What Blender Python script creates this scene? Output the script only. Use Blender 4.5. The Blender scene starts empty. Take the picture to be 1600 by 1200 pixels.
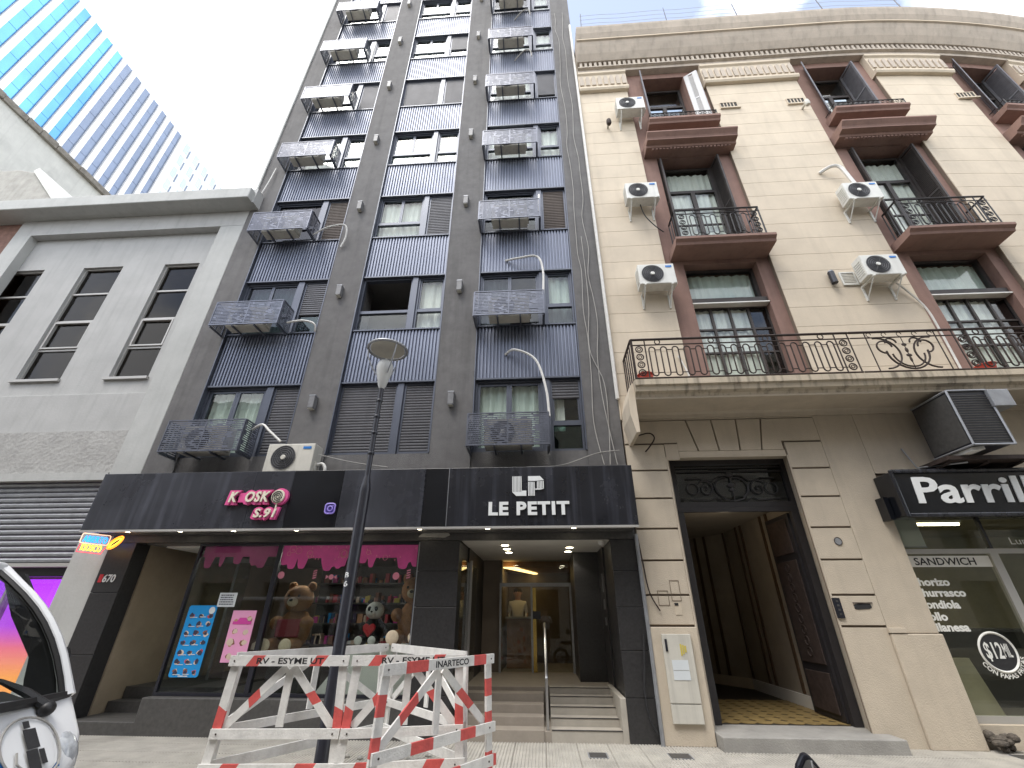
import bpy, bmesh, math, random
from mathutils import Vector, Matrix
random.seed(7)
S = bpy.context.scene
COL = S.collection
R = math.radians
PI = math.pi

# ------------------------------------------------------------------ camera
cd = bpy.data.cameras.new('camera'); cam = bpy.data.objects.new('camera', cd); COL.objects.link(cam)
cd.sensor_width = 36; cd.lens = 36*674.6/1600; cd.clip_start = .05; cd.clip_end = 2000
yaw, pit, rol = R(-3.6147), R(28.1), R(.1016)
fw = Vector((math.sin(yaw)*math.cos(pit), math.cos(yaw)*math.cos(pit), math.sin(pit)))
rt = Vector((math.cos(yaw), -math.sin(yaw), 0)); up = rt.cross(fw)
r2 = rt*math.cos(rol)+up*math.sin(rol); u2 = up*math.cos(rol)-rt*math.sin(rol)
m = Matrix((r2, u2, -fw)).transposed().to_4x4(); m.translation = (0, 0, 1.5)
cam.matrix_world = m
S.camera = cam
# ------------------------------------------------------------------ sky
SUN_EL, SUN_AZ = R(62), R(215)      # azimuth clockwise from +y: light comes from behind the camera, a little from the left
W = bpy.data.worlds.new('World'); S.world = W; W.use_nodes = True
nt = W.node_tree; N = nt.nodes; L = nt.links
for n in list(N): N.remove(n)
out = N.new('ShaderNodeOutputWorld'); bg = N.new('ShaderNodeBackground'); bg.inputs[1].default_value = .12
sky = N.new('ShaderNodeTexSky'); sky.sky_type = 'NISHITA'; sky.sun_disc = False
sky.sun_elevation = SUN_EL; sky.sun_rotation = SUN_AZ; sky.air_density = 1.0; sky.dust_density = 1.5
tc = N.new('ShaderNodeTexCoord'); mp = N.new('ShaderNodeMapping'); mp.inputs['Scale'].default_value = (1.6, 1.6, 2.2)
mp.inputs['Location'].default_value = (.0317, .534, -2.793)
nz = N.new('ShaderNodeTexNoise'); nz.inputs['Scale'].default_value = 1.5; nz.inputs['Detail'].default_value = 7; nz.inputs['Roughness'].default_value = .55
cr = N.new('ShaderNodeValToRGB'); cr.color_ramp.elements[0].position = .42; cr.color_ramp.elements[1].position = .57; cr.color_ramp.elements[0].color = (.14,.14,.14,1)
mx = N.new('ShaderNodeMix'); mx.data_type = 'RGBA'
mx.inputs[7].default_value = (9.6, 9.7, 9.9, 1)
L.new(tc.outputs['Generated'], mp.inputs[0]); L.new(mp.outputs[0], nz.inputs[0]); L.new(nz.outputs[0], cr.inputs[0])
L.new(cr.outputs[0], mx.inputs[0]); L.new(sky.outputs[0], mx.inputs[6]); L.new(mx.outputs[2], bg.inputs[0]); L.new(bg.outputs[0], out.inputs[0])
# ------------------------------------------------------------------ sun
sd = bpy.data.lights.new('sun', 'SUN'); sd.energy = 1.1; sd.angle = R(25); sd.color = (1, .96, .9)
so = bpy.data.objects.new('sun', sd); COL.objects.link(so)
sv = Vector((math.sin(SUN_AZ)*math.cos(SUN_EL), math.cos(SUN_AZ)*math.cos(SUN_EL), math.sin(SUN_EL)))
so.rotation_euler = (-sv).to_track_quat('-Z', 'Y').to_euler()
# ------------------------------------------------------------------ exposure
S.view_settings.view_transform = 'Standard'; S.view_settings.look = 'None'; S.view_settings.exposure = 1.3
S.view_settings.gamma = 1; S.view_settings.use_curve_mapping = False
S.render.engine = 'CYCLES'
S.cycles.max_bounces = 7; S.cycles.transparent_max_bounces = 12; S.cycles.glossy_bounces = 3; S.cycles.diffuse_bounces = 3
S.cycles.caustics_reflective = False; S.cycles.caustics_refractive = False
S.cycles.use_denoising = True; S.cycles.sample_clamp_indirect = 4

# ================================================================== helpers
BASE = {}
def curve_y(x): return .0143*(x-8.68)**2 if x > 8.68 else 0.0   # plan of the cream facade: it bows gently away

class MB:
    def __init__(s): s.v = []; s.f = []; s.m = []
    def poly(s, pts, mi=0):
        n = len(s.v); s.v += [tuple(p) for p in pts]; s.f.append(tuple(range(n, n+len(pts)))); s.m.append(mi); return s
    def hexa(s, p, mi=0):
        n = len(s.v); s.v += [tuple(q) for q in p]
        for q in ((0,3,2,1),(4,5,6,7),(0,1,5,4),(1,2,6,5),(2,3,7,6),(3,0,4,7)):
            s.f.append(tuple(n+i for i in q)); s.m.append(mi)
        return s
    def box(s, x0, x1, y0, y1, z0, z1, mi=0):
        return s.hexa([(x0,y0,z0),(x1,y0,z0),(x1,y1,z0),(x0,y1,z0),(x0,y0,z1),(x1,y0,z1),(x1,y1,z1),(x0,y1,z1)], mi)
    def prism(s, pl, ax, a0, a1, mi=0, seg=1):
        def P(u, w, a): return (a,u,w) if ax == 'x' else ((u,a,w) if ax == 'y' else (u,w,a))
        k = len(pl); n = len(s.v)
        for j in range(seg+1):
            a = a0+(a1-a0)*j/seg
            s.v += [P(u,w,a) for u,w in pl]
        for j in range(seg):
            for i in range(k):
                i2 = (i+1) % k
                s.f.append((n+j*k+i, n+j*k+i2, n+(j+1)*k+i2, n+(j+1)*k+i)); s.m.append(mi)
        s.f.append(tuple(n+i for i in range(k))); s.m.append(mi)
        s.f.append(tuple(n+seg*k+i for i in reversed(range(k)))); s.m.append(mi)
        return s
    def tube(s, pts, r, n=6, closed=False, mi=0):
        pts = [Vector(p) for p in pts]; k = len(pts); b = len(s.v); prev = None
        for i, p in enumerate(pts):
            if closed: t = pts[(i+1) % k]-pts[i-1]
            else: t = pts[min(i+1,k-1)]-pts[max(i-1,0)]
            t.normalize()
            if prev is None:
                a = Vector((0,0,1)) if abs(t.z) < .9 else Vector((0,1,0))
                u = t.cross(a).normalized()
            else:
                u = (prev-t*prev.dot(t)).normalized()
            prev = u; w = t.cross(u)
            rr = r[i] if isinstance(r, (list,tuple)) else r
            for j in range(n):
                c = 2*PI*j/n; s.v.append(tuple(p+u*(rr*math.cos(c))+w*(rr*math.sin(c))))
        for i in range(k if closed else k-1):
            i2 = (i+1) % k
            for j in range(n):
                j2 = (j+1) % n
                s.f.append((b+i*n+j, b+i*n+j2, b+i2*n+j2, b+i2*n+j)); s.m.append(mi)
        if not closed:
            s.f.append(tuple(b+j for j in reversed(range(n)))); s.m.append(mi)
            s.f.append(tuple(b+(k-1)*n+j for j in range(n))); s.m.append(mi)
        return s
    def cyl(s, p0, p1, r0, r1=None, n=12, mi=0): return s.tube([p0,p1], [r0, r0 if r1 is None else r1], n, mi=mi)
    def lathe(s, prof, c, n=20, ax='z', mi=0):
        b = len(s.v); k = len(prof)
        for r, h in prof:
            for j in range(n):
                a = 2*PI*j/n; u, w = r*math.cos(a), r*math.sin(a)
                s.v.append((c[0]+u,c[1]+w,c[2]+h) if ax == 'z' else ((c[0]+u,c[1]+h,c[2]+w) if ax == 'y' else (c[0]+h,c[1]+u,c[2]+w)))
        for i in range(k-1):
            for j in range(n):
                j2 = (j+1) % n; s.f.append((b+i*n+j, b+i*n+j2, b+(i+1)*n+j2, b+(i+1)*n+j)); s.m.append(mi)
        s.f.append(tuple(b+j for j in reversed(range(n)))); s.m.append(mi)
        s.f.append(tuple(b+(k-1)*n+j for j in range(n))); s.m.append(mi)
        return s
    def ell(s, c, rx, ry, rz, n=14, k=9, mi=0):
        pr = [(max(.001, math.sin(PI*i/k)), -math.cos(PI*i/k)) for i in range(k+1)]
        b = len(s.v); s.lathe(pr, (0,0,0), n, mi=mi)
        for i in range(b, len(s.v)):
            v = s.v[i]; s.v[i] = (c[0]+v[0]*rx, c[1]+v[1]*ry, c[2]+v[2]*rz)
        return s
    def ring(s, c, r, t, n=20, ax='y', k=5, mi=0):
        pts = []
        for j in range(n):
            a = 2*PI*j/n; u, w = r*math.cos(a), r*math.sin(a)
            pts.append((c[0]+u,c[1],c[2]+w) if ax == 'y' else ((c[0]+u,c[1]+w,c[2]) if ax == 'z' else (c[0],c[1]+u,c[2]+w)))
        return s.tube(pts, t, k, closed=True, mi=mi)
    def pierced(s, x0, x1, z0, z1, holes, yf, yb, mi=0, mr=None, nx=1):
        """a wall face at y=yf with rectangular openings whose reveals run back to y=yb"""
        mr = mi if mr is None else mr
        xs = sorted(set([x0,x1]+[h[0] for h in holes]+[h[1] for h in holes]+[x0+(x1-x0)*i/nx for i in range(nx+1)]))
        zs = sorted(set([z0,z1]+[h[2] for h in holes]+[h[3] for h in holes]))
        for i in range(len(xs)-1):
            for j in range(len(zs)-1):
                cx, cz = (xs[i]+xs[i+1])/2, (zs[j]+zs[j+1])/2
                if cx < x0 or cx > x1 or cz < z0 or cz > z1: continue
                if any(h[0] < cx < h[1] and h[2] < cz < h[3] for h in holes): continue
                s.poly([(xs[i],yf,zs[j]),(xs[i+1],yf,zs[j]),(xs[i+1],yf,zs[j+1]),(xs[i],yf,zs[j+1])], mi)
        for a,b,c,d in holes:
            s.poly([(a,yf,c),(a,yf,d),(a,yb,d),(a,yb,c)], mr); s.poly([(b,yf,d),(b,yf,c),(b,yb,c),(b,yb,d)], mr)
            s.poly([(a,yf,d),(b,yf,d),(b,yb,d),(a,yb,d)], mr); s.poly([(b,yf,c),(a,yf,c),(a,yb,c),(b,yb,c)], mr)
        return s
    def frame(s, x0, x1, z0, z1, w, y0, y1, mi=0):
        s.box(x0,x0+w,y0,y1,z0,z1,mi); s.box(x1-w,x1,y0,y1,z0,z1,mi)
        s.box(x0+w,x1-w,y0,y1,z0,z0+w,mi); s.box(x0+w,x1-w,y0,y1,z1-w,z1,mi); return s
    def build(s, name, mats, parent=None, smooth=False, bevel=0, bend=False, autosm=None):
        off = BASE.get(parent, Vector((0,0,0))) if parent else Vector((0,0,0))
        me = bpy.data.meshes.new(name)
        vs = s.v
        if bend: vs = [(x, y+curve_y(x), z) for x,y,z in vs]
        me.from_pydata([(x-off.x, y-off.y, z-off.z) for x,y,z in vs], [], s.f)
        if not isinstance(mats, (list,tuple)): mats = [mats]
        for q in mats: me.materials.append(q)
        if len(mats) > 1:
            for p, mi in zip(me.polygons, s.m): p.material_index = mi
        bm = bmesh.new(); bm.from_mesh(me); bmesh.ops.remove_doubles(bm, verts=bm.verts, dist=1e-5); bmesh.ops.recalc_face_normals(bm, faces=bm.faces); bm.to_mesh(me); bm.free()
        if smooth:
            for p in me.polygons: p.use_smooth = True
            try: me.set_sharp_from_angle(angle=R(40))
            except Exception: pass
        o = bpy.data.objects.new(name, me); COL.objects.link(o)
        if parent: o.parent = parent; BASE[o] = off
        if bevel:
            b = o.modifiers.new('bevel', 'BEVEL'); b.width = bevel; b.segments = 2; b.limit_method = 'ANGLE'
        return o

def thing(name, label, cat, loc=(0,0,0), rz=0, group=None, local=False):
    o = bpy.data.objects.new(name, None); COL.objects.link(o); o.location = loc; o.rotation_euler = (0,0,rz); o.empty_display_size = .2
    o['label'] = label; o['category'] = cat
    if group: o['group'] = group
    BASE[o] = Vector((0,0,0)) if local else Vector(loc)
    return o
def tag(o, label, cat, group=None, kind=None):
    if label: o['label'] = label
    if cat: o['category'] = cat
    if group: o['group'] = group
    if kind: o['kind'] = kind
    return o
def struct(o, label=None):
    o['kind'] = 'structure'
    if label: o['label'] = label
    return o
def kids(o): return [c for c in bpy.data.objects if c.parent == o]
def copy_tree(root, loc, rz=None, label=None):
    kid = {}
    for o in bpy.data.objects:
        if o.parent: kid.setdefault(o.parent, []).append(o)
    def cp(o, par):
        c = o.copy(); COL.objects.link(c)
        if par: c.parent = par
        for k in kid.get(o, []): cp(k, c)
        return c
    r = cp(root, None); r.location = loc
    if rz is not None: r.rotation_euler = (0,0,rz)
    if label: r['label'] = label
    return r
def inst(o, loc, parent=None, name=None):
    c = o.copy(); c.location = loc; COL.objects.link(c)
    if parent: c.parent = parent
    return c

# ------------------------------------------------------------------ materials
def nodes(name):
    mt = bpy.data.materials.new(name); mt.use_nodes = True
    t = mt.node_tree; b = t.nodes['Principled BSDF']; return mt, t, b
def pm(name, col, rough=.7, metal=0, var=.12, scale=2.5, bump=0, bscale=50, streak=0, sscale=5, spec=.5, coat=0, rvar=0, blotch=0):
    mt, t, b = nodes(name); N, L = t.nodes, t.links
    b.inputs['Roughness'].default_value = rough; b.inputs['Metallic'].default_value = metal
    b.inputs['Specular IOR Level'].default_value = spec; b.inputs['Coat Weight'].default_value = coat
    g = N.new('ShaderNodeNewGeometry')
    n1 = N.new('ShaderNodeTexNoise'); n1.inputs['Scale'].default_value = scale; n1.inputs['Detail'].default_value = 8; n1.inputs['Roughness'].default_value = .65
    L.new(g.outputs['Position'], n1.inputs['Vector'])
    mr = N.new('ShaderNodeMapRange'); mr.inputs[1].default_value = .3; mr.inputs[2].default_value = .7
    mr.inputs[3].default_value = 1-var; mr.inputs[4].default_value = 1+var
    L.new(n1.outputs[0], mr.inputs[0]); fac = mr.outputs[0]
    def mul(a, c):
        q = N.new('ShaderNodeMath'); q.operation = 'MULTIPLY'; L.new(a, q.inputs[0]); L.new(c, q.inputs[1]); return q.outputs[0]
    if streak:
        mp = N.new('ShaderNodeMapping'); mp.inputs['Scale'].default_value = (sscale, sscale, .3); L.new(g.outputs['Position'], mp.inputs[0])
        n2 = N.new('ShaderNodeTexNoise'); n2.inputs['Scale'].default_value = 1.6; n2.inputs['Detail'].default_value = 5; L.new(mp.outputs[0], n2.inputs['Vector'])
        m2 = N.new('ShaderNodeMapRange'); m2.inputs[1].default_value = .5; m2.inputs[2].default_value = .75; m2.inputs[3].default_value = 1; m2.inputs[4].default_value = 1-streak
        L.new(n2.outputs[0], m2.inputs[0]); fac = mul(fac, m2.outputs[0])
    if blotch:
        n4 = N.new('ShaderNodeTexNoise'); n4.inputs['Scale'].default_value = .9; n4.inputs['Detail'].default_value = 4; L.new(g.outputs['Position'], n4.inputs['Vector'])
        m4 = N.new('ShaderNodeMapRange'); m4.inputs[1].default_value = .52; m4.inputs[2].default_value = .68; m4.inputs[3].default_value = 1; m4.inputs[4].default_value = 1-blotch
        L.new(n4.outputs[0], m4.inputs[0]); fac = mul(fac, m4.outputs[0])
    vm = N.new('ShaderNodeVectorMath'); vm.operation = 'SCALE'; vm.inputs[0].default_value = col[:3]; L.new(fac, vm.inputs['Scale'])
    L.new(vm.outputs[0], b.inputs['Base Color'])
    if rvar:
        m3 = N.new('ShaderNodeMapRange'); m3.inputs[1].default_value = .3; m3.inputs[2].default_value = .7; m3.inputs[3].default_value = max(.02, rough-rvar); m3.inputs[4].default_value = rough+rvar
        L.new(n1.outputs[0], m3.inputs[0]); L.new(m3.outputs[0], b.inputs['Roughness'])
    if bump:
        n3 = N.new('ShaderNodeTexNoise'); n3.inputs['Scale'].default_value = bscale; n3.inputs['Detail'].default_value = 4; L.new(g.outputs['Position'], n3.inputs['Vector'])
        bp = N.new('ShaderNodeBump'); bp.inputs['Strength'].default_value = bump; bp.inputs['Distance'].default_value = .02
        L.new(n3.outputs[0], bp.inputs['Height']); L.new(bp.outputs[0], b.inputs['Normal'])
    return mt
def glass(name, tint=(.85,.9,.9), ior=1.5, rough=.0, wav=.0):
    mt = bpy.data.materials.new(name); mt.use_nodes = True; t = mt.node_tree; N, L = t.nodes, t.links
    for n in list(N): N.remove(n)
    o = N.new('ShaderNodeOutputMaterial'); mxs = N.new('ShaderNodeMixShader'); tr = N.new('ShaderNodeBsdfTransparent'); gl = N.new('ShaderNodeBsdfGlossy')
    tr.inputs[0].default_value = (*tint,1); gl.inputs[1].default_value = rough
    f0 = ((ior-1)/(ior+1))**2
    ge = N.new('ShaderNodeNewGeometry'); dt = N.new('ShaderNodeVectorMath'); dt.operation = 'DOT_PRODUCT'; L.new(ge.outputs['Incoming'], dt.inputs[0]); L.new(ge.outputs['True Normal'], dt.inputs[1])
    def mt_(op, a, b): q = N.new('ShaderNodeMath'); q.operation = op; (L.new(a, q.inputs[0]) if not isinstance(a, float) else setattr(q.inputs[0], 'default_value', a)); (L.new(b, q.inputs[1]) if not isinstance(b, float) else setattr(q.inputs[1], 'default_value', b)); return q.outputs[0]
    ab = mt_('ABSOLUTE', dt.outputs['Value'], 0.0); fac = mt_('ADD', mt_('MULTIPLY', mt_('POWER', mt_('SUBTRACT', 1.0, ab), 5.0), 1-f0), f0)   # same reflectance from both sides of a thin pane
    L.new(fac, mxs.inputs[0]); L.new(tr.outputs[0], mxs.inputs[1]); L.new(gl.outputs[0], mxs.inputs[2]); L.new(mxs.outputs[0], o.inputs[0])
    if wav:
        g = N.new('ShaderNodeNewGeometry'); n3 = N.new('ShaderNodeTexNoise'); n3.inputs['Scale'].default_value = 1.3; L.new(g.outputs['Position'], n3.inputs['Vector'])
        bp = N.new('ShaderNodeBump'); bp.inputs['Strength'].default_value = wav; bp.inputs['Distance'].default_value = .05
        L.new(n3.outputs[0], bp.inputs['Height']); L.new(bp.outputs[0], gl.inputs['Normal'])
    return mt
def emit(name, col, s):
    mt, t, b = nodes(name); b.inputs['Base Color'].default_value = (*col,1); b.inputs['Emission Color'].default_value = (*col,1); b.inputs['Emission Strength'].default_value = s
    return mt

M = {}
M['asphalt'] = pm('asphalt', (.05,.05,.052), .9, bump=.4, bscale=120, var=.25)
M['tile'] = pm('paving_tile', (.40,.38,.34), .8, var=.16, scale=4, bump=.15, bscale=150, blotch=.18)
M['grout'] = pm('grout', (.2,.18,.15), .9, var=.2)
M['kerb'] = pm('kerb_stone', (.3,.29,.27), .8, var=.2, bump=.3)
M['grey_stucco'] = pm('grey_stucco', (.41,.41,.40), .85, var=.09, scale=1.5, bump=.12, bscale=30, streak=.12)
M['rough_stucco'] = pm('rough_stucco', (.375,.37,.355), .9, var=.12, scale=3, bump=.8, bscale=16, streak=.12)
M['grey_pier'] = pm('grey_pier', (.43,.435,.42), .85, var=.08, scale=2, bump=.15, bscale=25, streak=.1)
M['brickwall'] = pm('weathered_brick', (.2,.11,.085), .9, var=.3, scale=9, bump=.6, bscale=30)
M['alu'] = pm('aluminium', (.42,.41,.39), .5, metal=.3, var=.06)
M['dark_stucco'] = pm('dark_stucco', (.132,.128,.127), .8, var=.16, scale=5, bump=.5, bscale=90, streak=.2, spec=.4)
M['clad'] = pm('blue_grey_cladding', (.18,.20,.26), .44, metal=.45, var=.12, scale=1.2, streak=.15, spec=.7, rvar=.08)
M['trim'] = pm('dark_trim', (.09,.10,.128), .38, metal=.4, var=.1, spec=.7)
M['shutter'] = pm('shutter_slats', (.15,.15,.16), .45, metal=.3, var=.12, scale=2, streak=.12, spec=.6)
M['shutter_brown'] = pm('sun_worn_shutter_slats', (.13,.105,.09), .6, var=.15, scale=2, streak=.2)
M['cage'] = pm('cage_metal', (.13,.14,.175), .36, metal=.5, var=.2, scale=6, spec=.8, streak=.15)
M['pane'] = glass('window_pane', (.93,.96,.95), 1.6, wav=.15)
M['pane_teal'] = glass('teal_window_pane', (.5,.68,.65), 1.75, wav=.12)
M['pane_dark'] = glass('dark_window_pane', (.55,.58,.60), 1.65, wav=.1)
M['pane_brown'] = glass('smoky_window_pane', (.42,.39,.37), 1.38, wav=.1)
M['shop_glass'] = glass('shop_glass', (.86,.89,.87), 1.5)
M['room'] = pm('room_interior', (.16,.15,.14), .9, var=.1)
M['room_dark'] = pm('dark_room', (.05,.048,.045), .9, var=.1)
M['curtain'] = pm('curtain_cloth', (.80,.78,.72), .9, var=.06, scale=5)
M['curtain_green'] = pm('pale_green_blind', (.62,.68,.62), .9, var=.06)
M['granite'] = pm('black_granite', (.030,.029,.030), .38, var=.3, scale=30, spec=.5, rvar=.08)
M['granite_step'] = pm('dark_granite_step', (.06,.058,.056), .5, var=.25, scale=20)
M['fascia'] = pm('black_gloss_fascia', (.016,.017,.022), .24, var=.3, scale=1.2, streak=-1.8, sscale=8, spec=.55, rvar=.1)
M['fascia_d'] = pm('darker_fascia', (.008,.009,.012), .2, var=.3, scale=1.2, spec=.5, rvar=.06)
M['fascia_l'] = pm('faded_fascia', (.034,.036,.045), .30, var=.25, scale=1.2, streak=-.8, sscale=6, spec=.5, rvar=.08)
M['white'] = pm('white_paint', (.78,.77,.73), .6, var=.06, scale=3)
M['ceil'] = pm('lobby_ceiling', (.62,.60,.55), .8, var=.05)
M['beige'] = pm('cream_render', (.585,.505,.395), .85, var=.07, scale=1.8, bump=.12, bscale=40, streak=.10, sscale=3)
M['beige_low'] = pm('cream_stone_render', (.53,.46,.365), .85, var=.08, scale=2.2, bump=.3, bscale=70, streak=.08, blotch=.06)
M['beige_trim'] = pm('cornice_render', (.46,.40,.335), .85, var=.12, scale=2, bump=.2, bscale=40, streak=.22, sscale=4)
M['slab'] = pm('stained_balcony_edge', (.50,.43,.33), .85, var=.12, scale=3, bump=.2, bscale=40, streak=.62, sscale=7)
M['brown'] = pm('brown_render', (.245,.15,.122), .85, var=.12, scale=2, bump=.2, bscale=40, streak=.15)
M['joint'] = pm('dark_joint', (.19,.15,.115), .95, var=.1)  # darker backing colour seen in the joints between the stones
M['iron'] = pm('wrought_iron', (.022,.020,.022), .5, var=.25, scale=8, spec=.5)
M['iron_rust'] = pm('rusty_wrought_iron', (.045,.032,.028), .7, var=.35, scale=12, spec=.3)
M['wood_dark'] = pm('dark_painted_wood', (.045,.038,.036), .6, var=.25, scale=6)
M['shutter_dark'] = pm('worn_grey_louvre_paint', (.14,.14,.155), .6, var=.2, scale=6)
M['shutter_white'] = pm('white_louvre_paint', (.5,.5,.5), .6, var=.1)
M['acwhite'] = pm('air_conditioner_casing', (.66,.66,.62), .5, var=.07, scale=3, streak=.15, sscale=9)
M['acold'] = pm('yellowed_casing', (.56,.54,.48), .5, var=.08, scale=3, streak=.2, sscale=9)
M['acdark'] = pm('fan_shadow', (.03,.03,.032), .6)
M['grille'] = pm('fan_grille_wire', (.10,.10,.11), .5)
M['badge'] = pm('blue_badge', (.02,.17,.5), .4, var=.03)
M['blackmetal'] = pm('black_metal', (.013,.014,.022), .35, var=.25, scale=10, spec=.6)
M['galv'] = pm('galvanised', (.33,.34,.36), .45, metal=.5, var=.15, scale=8)
M['sconce'] = pm('grey_sconce', (.16,.16,.165), .5, var=.2, scale=9)
M['pipe'] = pm('white_pipe', (.62,.61,.58), .55, var=.12, scale=9)
M['cable'] = pm('grey_cable', (.32,.31,.29), .7, var=.15)
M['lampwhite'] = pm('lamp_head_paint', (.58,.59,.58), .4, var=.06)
M['lampdisc'] = pm('lamp_reflector', (.52,.50,.44), .5, var=.08, scale=8)
M['bwhite'] = pm('barricade_white', (.74,.73,.70), .75, var=.14, scale=9, bump=.25, bscale=60, streak=.1, blotch=.1)
M['bred'] = pm('barricade_red', (.62,.10,.09), .7, var=.18, scale=9, bump=.2, bscale=60)
M['ink'] = pm('black_ink', (.02,.02,.022), .7, var=.3, scale=20)
M['cream'] = pm('cream_letter', (.72,.68,.55), .6, var=.04)
M['pink'] = pm('pink_acrylic', (.70,.10,.30), .4, var=.06)
M['pinkfilm'] = pm('pink_vinyl_film', (.66,.09,.34), .5, var=.12, scale=6)
M['pinkpale'] = pm('pale_pink_print', (.72,.26,.36), .5, var=.1)
M['pinkposter'] = pm('pink_poster', (.72,.32,.52), .5, var=.06)
M['blueposter'] = pm('blue_poster', (.01,.26,.62), .4, var=.06)
M['paper'] = pm('paper', (.62,.66,.68), .7, var=.04)
M['bear'] = pm('brown_plush', (.24,.12,.045), .95, var=.25, scale=25, bump=.6, bscale=180)
M['bear2'] = pm('tan_plush', (.42,.20,.09), .95, var=.2, scale=25, bump=.6, bscale=180)
M['plushcream'] = pm('cream_plush', (.62,.52,.38), .95, var=.12, scale=25, bump=.5, bscale=180)
M['plushwhite'] = pm('white_plush', (.68,.67,.64), .95, var=.1, scale=25, bump=.5, bscale=180)
M['plushblack'] = pm('black_plush', (.015,.015,.016), .95, bump=.5, bscale=180)
M['redcloth'] = pm('red_satin', (.52,.02,.03), .5, var=.1)
M['maroon'] = pm('maroon_cloth', (.22,.025,.035), .8, var=.1)
M['vanwhite'] = pm('van_white_paint', (.72,.73,.74), .3, var=.03, scale=3, spec=.5, coat=.5)
M['vanblue'] = pm('van_blue_stripe', (.03,.17,.48), .35, var=.04)
M['vanblack'] = pm('van_black_plastic', (.015,.015,.016), .5)
M['vanglass'] = glass('van_glass', (.85,.89,.88), 1.5)
M['lens'] = pm('headlight_lens', (.42,.44,.46), .08, metal=.0, var=.35, scale=16, coat=.6)
M['rubber'] = pm('rubber', (.016,.016,.016), .85)
M['step'] = pm('pale_stone_step', (.40,.37,.32), .5, var=.1, scale=6)
M['steps_left'] = pm('brown_stone_step', (.30,.265,.225), .45, var=.1, scale=6)
M['brass'] = pm('brass', (.55,.40,.12), .25, metal=1, var=.1)
M['steel'] = pm('brushed_steel', (.5,.5,.5), .3, metal=1, var=.05)
M['woodpanel'] = pm('reception_wood', (.33,.17,.08), .5, var=.25, scale=5)
M['hallwall'] = pm('hall_wall', (.34,.30,.245), .8, var=.14)
M['hallstrip'] = pm('hall_wood_strip', (.09,.055,.03), .6, var=.2)
M['halltile'] = pm('yellow_hall_tile', (.26,.185,.075), .5, var=.3, scale=7)
M['halldark'] = pm('black_hall_tile', (.03,.025,.02), .5)
M['shopwall'] = pm('shop_olive_wall', (.34,.30,.20), .8, var=.15, scale=2)
M['kioskwall'] = pm('kiosk_brown_wall', (.32,.26,.19), .8, var=.14, scale=2)
M['shophall'] = pm('lobby_hall_wall', (.17,.14,.115), .6, var=.12)
M['oldwall'] = pm('whitewashed_wall', (.66,.66,.62), .9, var=.1, scale=1.2, bump=.2, bscale=20, streak=.12, blotch=.12)
M['coping'] = pm('mossy_coping', (.24,.22,.19), .95, var=.35, scale=5, bump=.6, bscale=20)
M['concrete'] = pm('old_concrete', (.36,.35,.32), .9, var=.2, scale=3, bump=.4, bscale=25, streak=.2)
M['fin'] = pm('white_fin', (.80,.80,.80), .6, var=.02)
M['towerglass'] = pm('tower_blue_glass', (.13,.36,.70), .08, metal=.8, var=.12, scale=.15, spec=.8)
M['towergrey'] = pm('tower_grey_glass', (.22,.27,.37), .2, metal=.5, var=.12, scale=.15)
M['towerpale'] = pm('tower_pale_glass', (.50,.62,.64), .2, metal=.2, var=.1, scale=.3)
M['towerwall'] = pm('tower_pale_wall', (.76,.78,.78), .7, var=.03)
M['opp'] = pm('opposite_render', (.62,.58,.50), .85, var=.1)
M['skin'] = pm('skin', (.45,.27,.19), .6, var=.05); M['hair'] = pm('hair', (.02,.015,.012), .6)
M['shirt'] = pm('white_shirt', (.72,.73,.76), .8, var=.04); M['trousers'] = pm('dark_trousers', (.025,.027,.035), .85)
M['redplastic'] = pm('red_plastic', (.62,.07,.04), .5, var=.08)
M['debris'] = pm('debris', (.10,.085,.07), .95, var=.5, scale=18, bump=.7, bscale=60)
M['spot'] = emit('downlight', (1,.88,.66), 9)
M['spotw'] = emit('lobby_downlight', (1,.9,.66), 7)
M['tubelight'] = emit('tube_light', (1,.86,.55), 6)
M['kiosktube'] = emit('kiosk_tube', (1,.95,.88), 4)
M['warmglow'] = emit('warm_room_lamp', (1,.66,.25), 1.6)
M['neonblue'] = emit('blue_neon', (.02,.25,1), 1.1); M['neonyellow'] = emit('yellow_neon', (1,.62,.05), 1.1); M['neonorange'] = emit('orange_neon', (1,.27,.02), 1.1); M['neonwhite'] = emit('pale_neon', (1,.55,.35), .7); M['neonred'] = emit('red_neon', (.7,.03,.06), 1)
M['violetlogo'] = pm('violet_logo', (.34,.26,.72), .4, var=.03); M['indigo'] = pm('indigo_logo', (.05,.03,.22), .4, var=.03)
M['letterwhite'] = pm('white_letter', (.74,.76,.76), .5, var=.04); M['decal'] = pm('white_vinyl_letter', (.80,.80,.76), .6, var=.04)

def screen_mat():
    mt = bpy.data.materials.new('led_screen'); mt.use_nodes = True; t = mt.node_tree; N, L = t.nodes, t.links; b = N['Principled BSDF']
    g = N.new('ShaderNodeNewGeometry'); sp = N.new('ShaderNodeSeparateXYZ'); L.new(g.outputs['Position'], sp.inputs[0])
    mr = N.new('ShaderNodeMapRange'); mr.inputs[1].default_value = .6; mr.inputs[2].default_value = 2.05; L.new(sp.outputs['Z'], mr.inputs[0])
    c = N.new('ShaderNodeValToRGB'); e = c.color_ramp.elements
    e[0].position = 0; e[0].color = (1,.35,.1,1); e[1].position = 1; e[1].color = (.38,.03,.95,1)
    q = e.new(.28); q.color = (.85,.16,.25,1); q = e.new(.5); q.color = (.5,.07,.75,1)
    L.new(mr.outputs[0], c.inputs[0]); b.inputs['Base Color'].default_value = (.02,.02,.02,1)
    L.new(c.outputs[0], b.inputs['Emission Color']); b.inputs['Emission Strength'].default_value = .85; return mt
M['screen'] = screen_mat()

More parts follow.
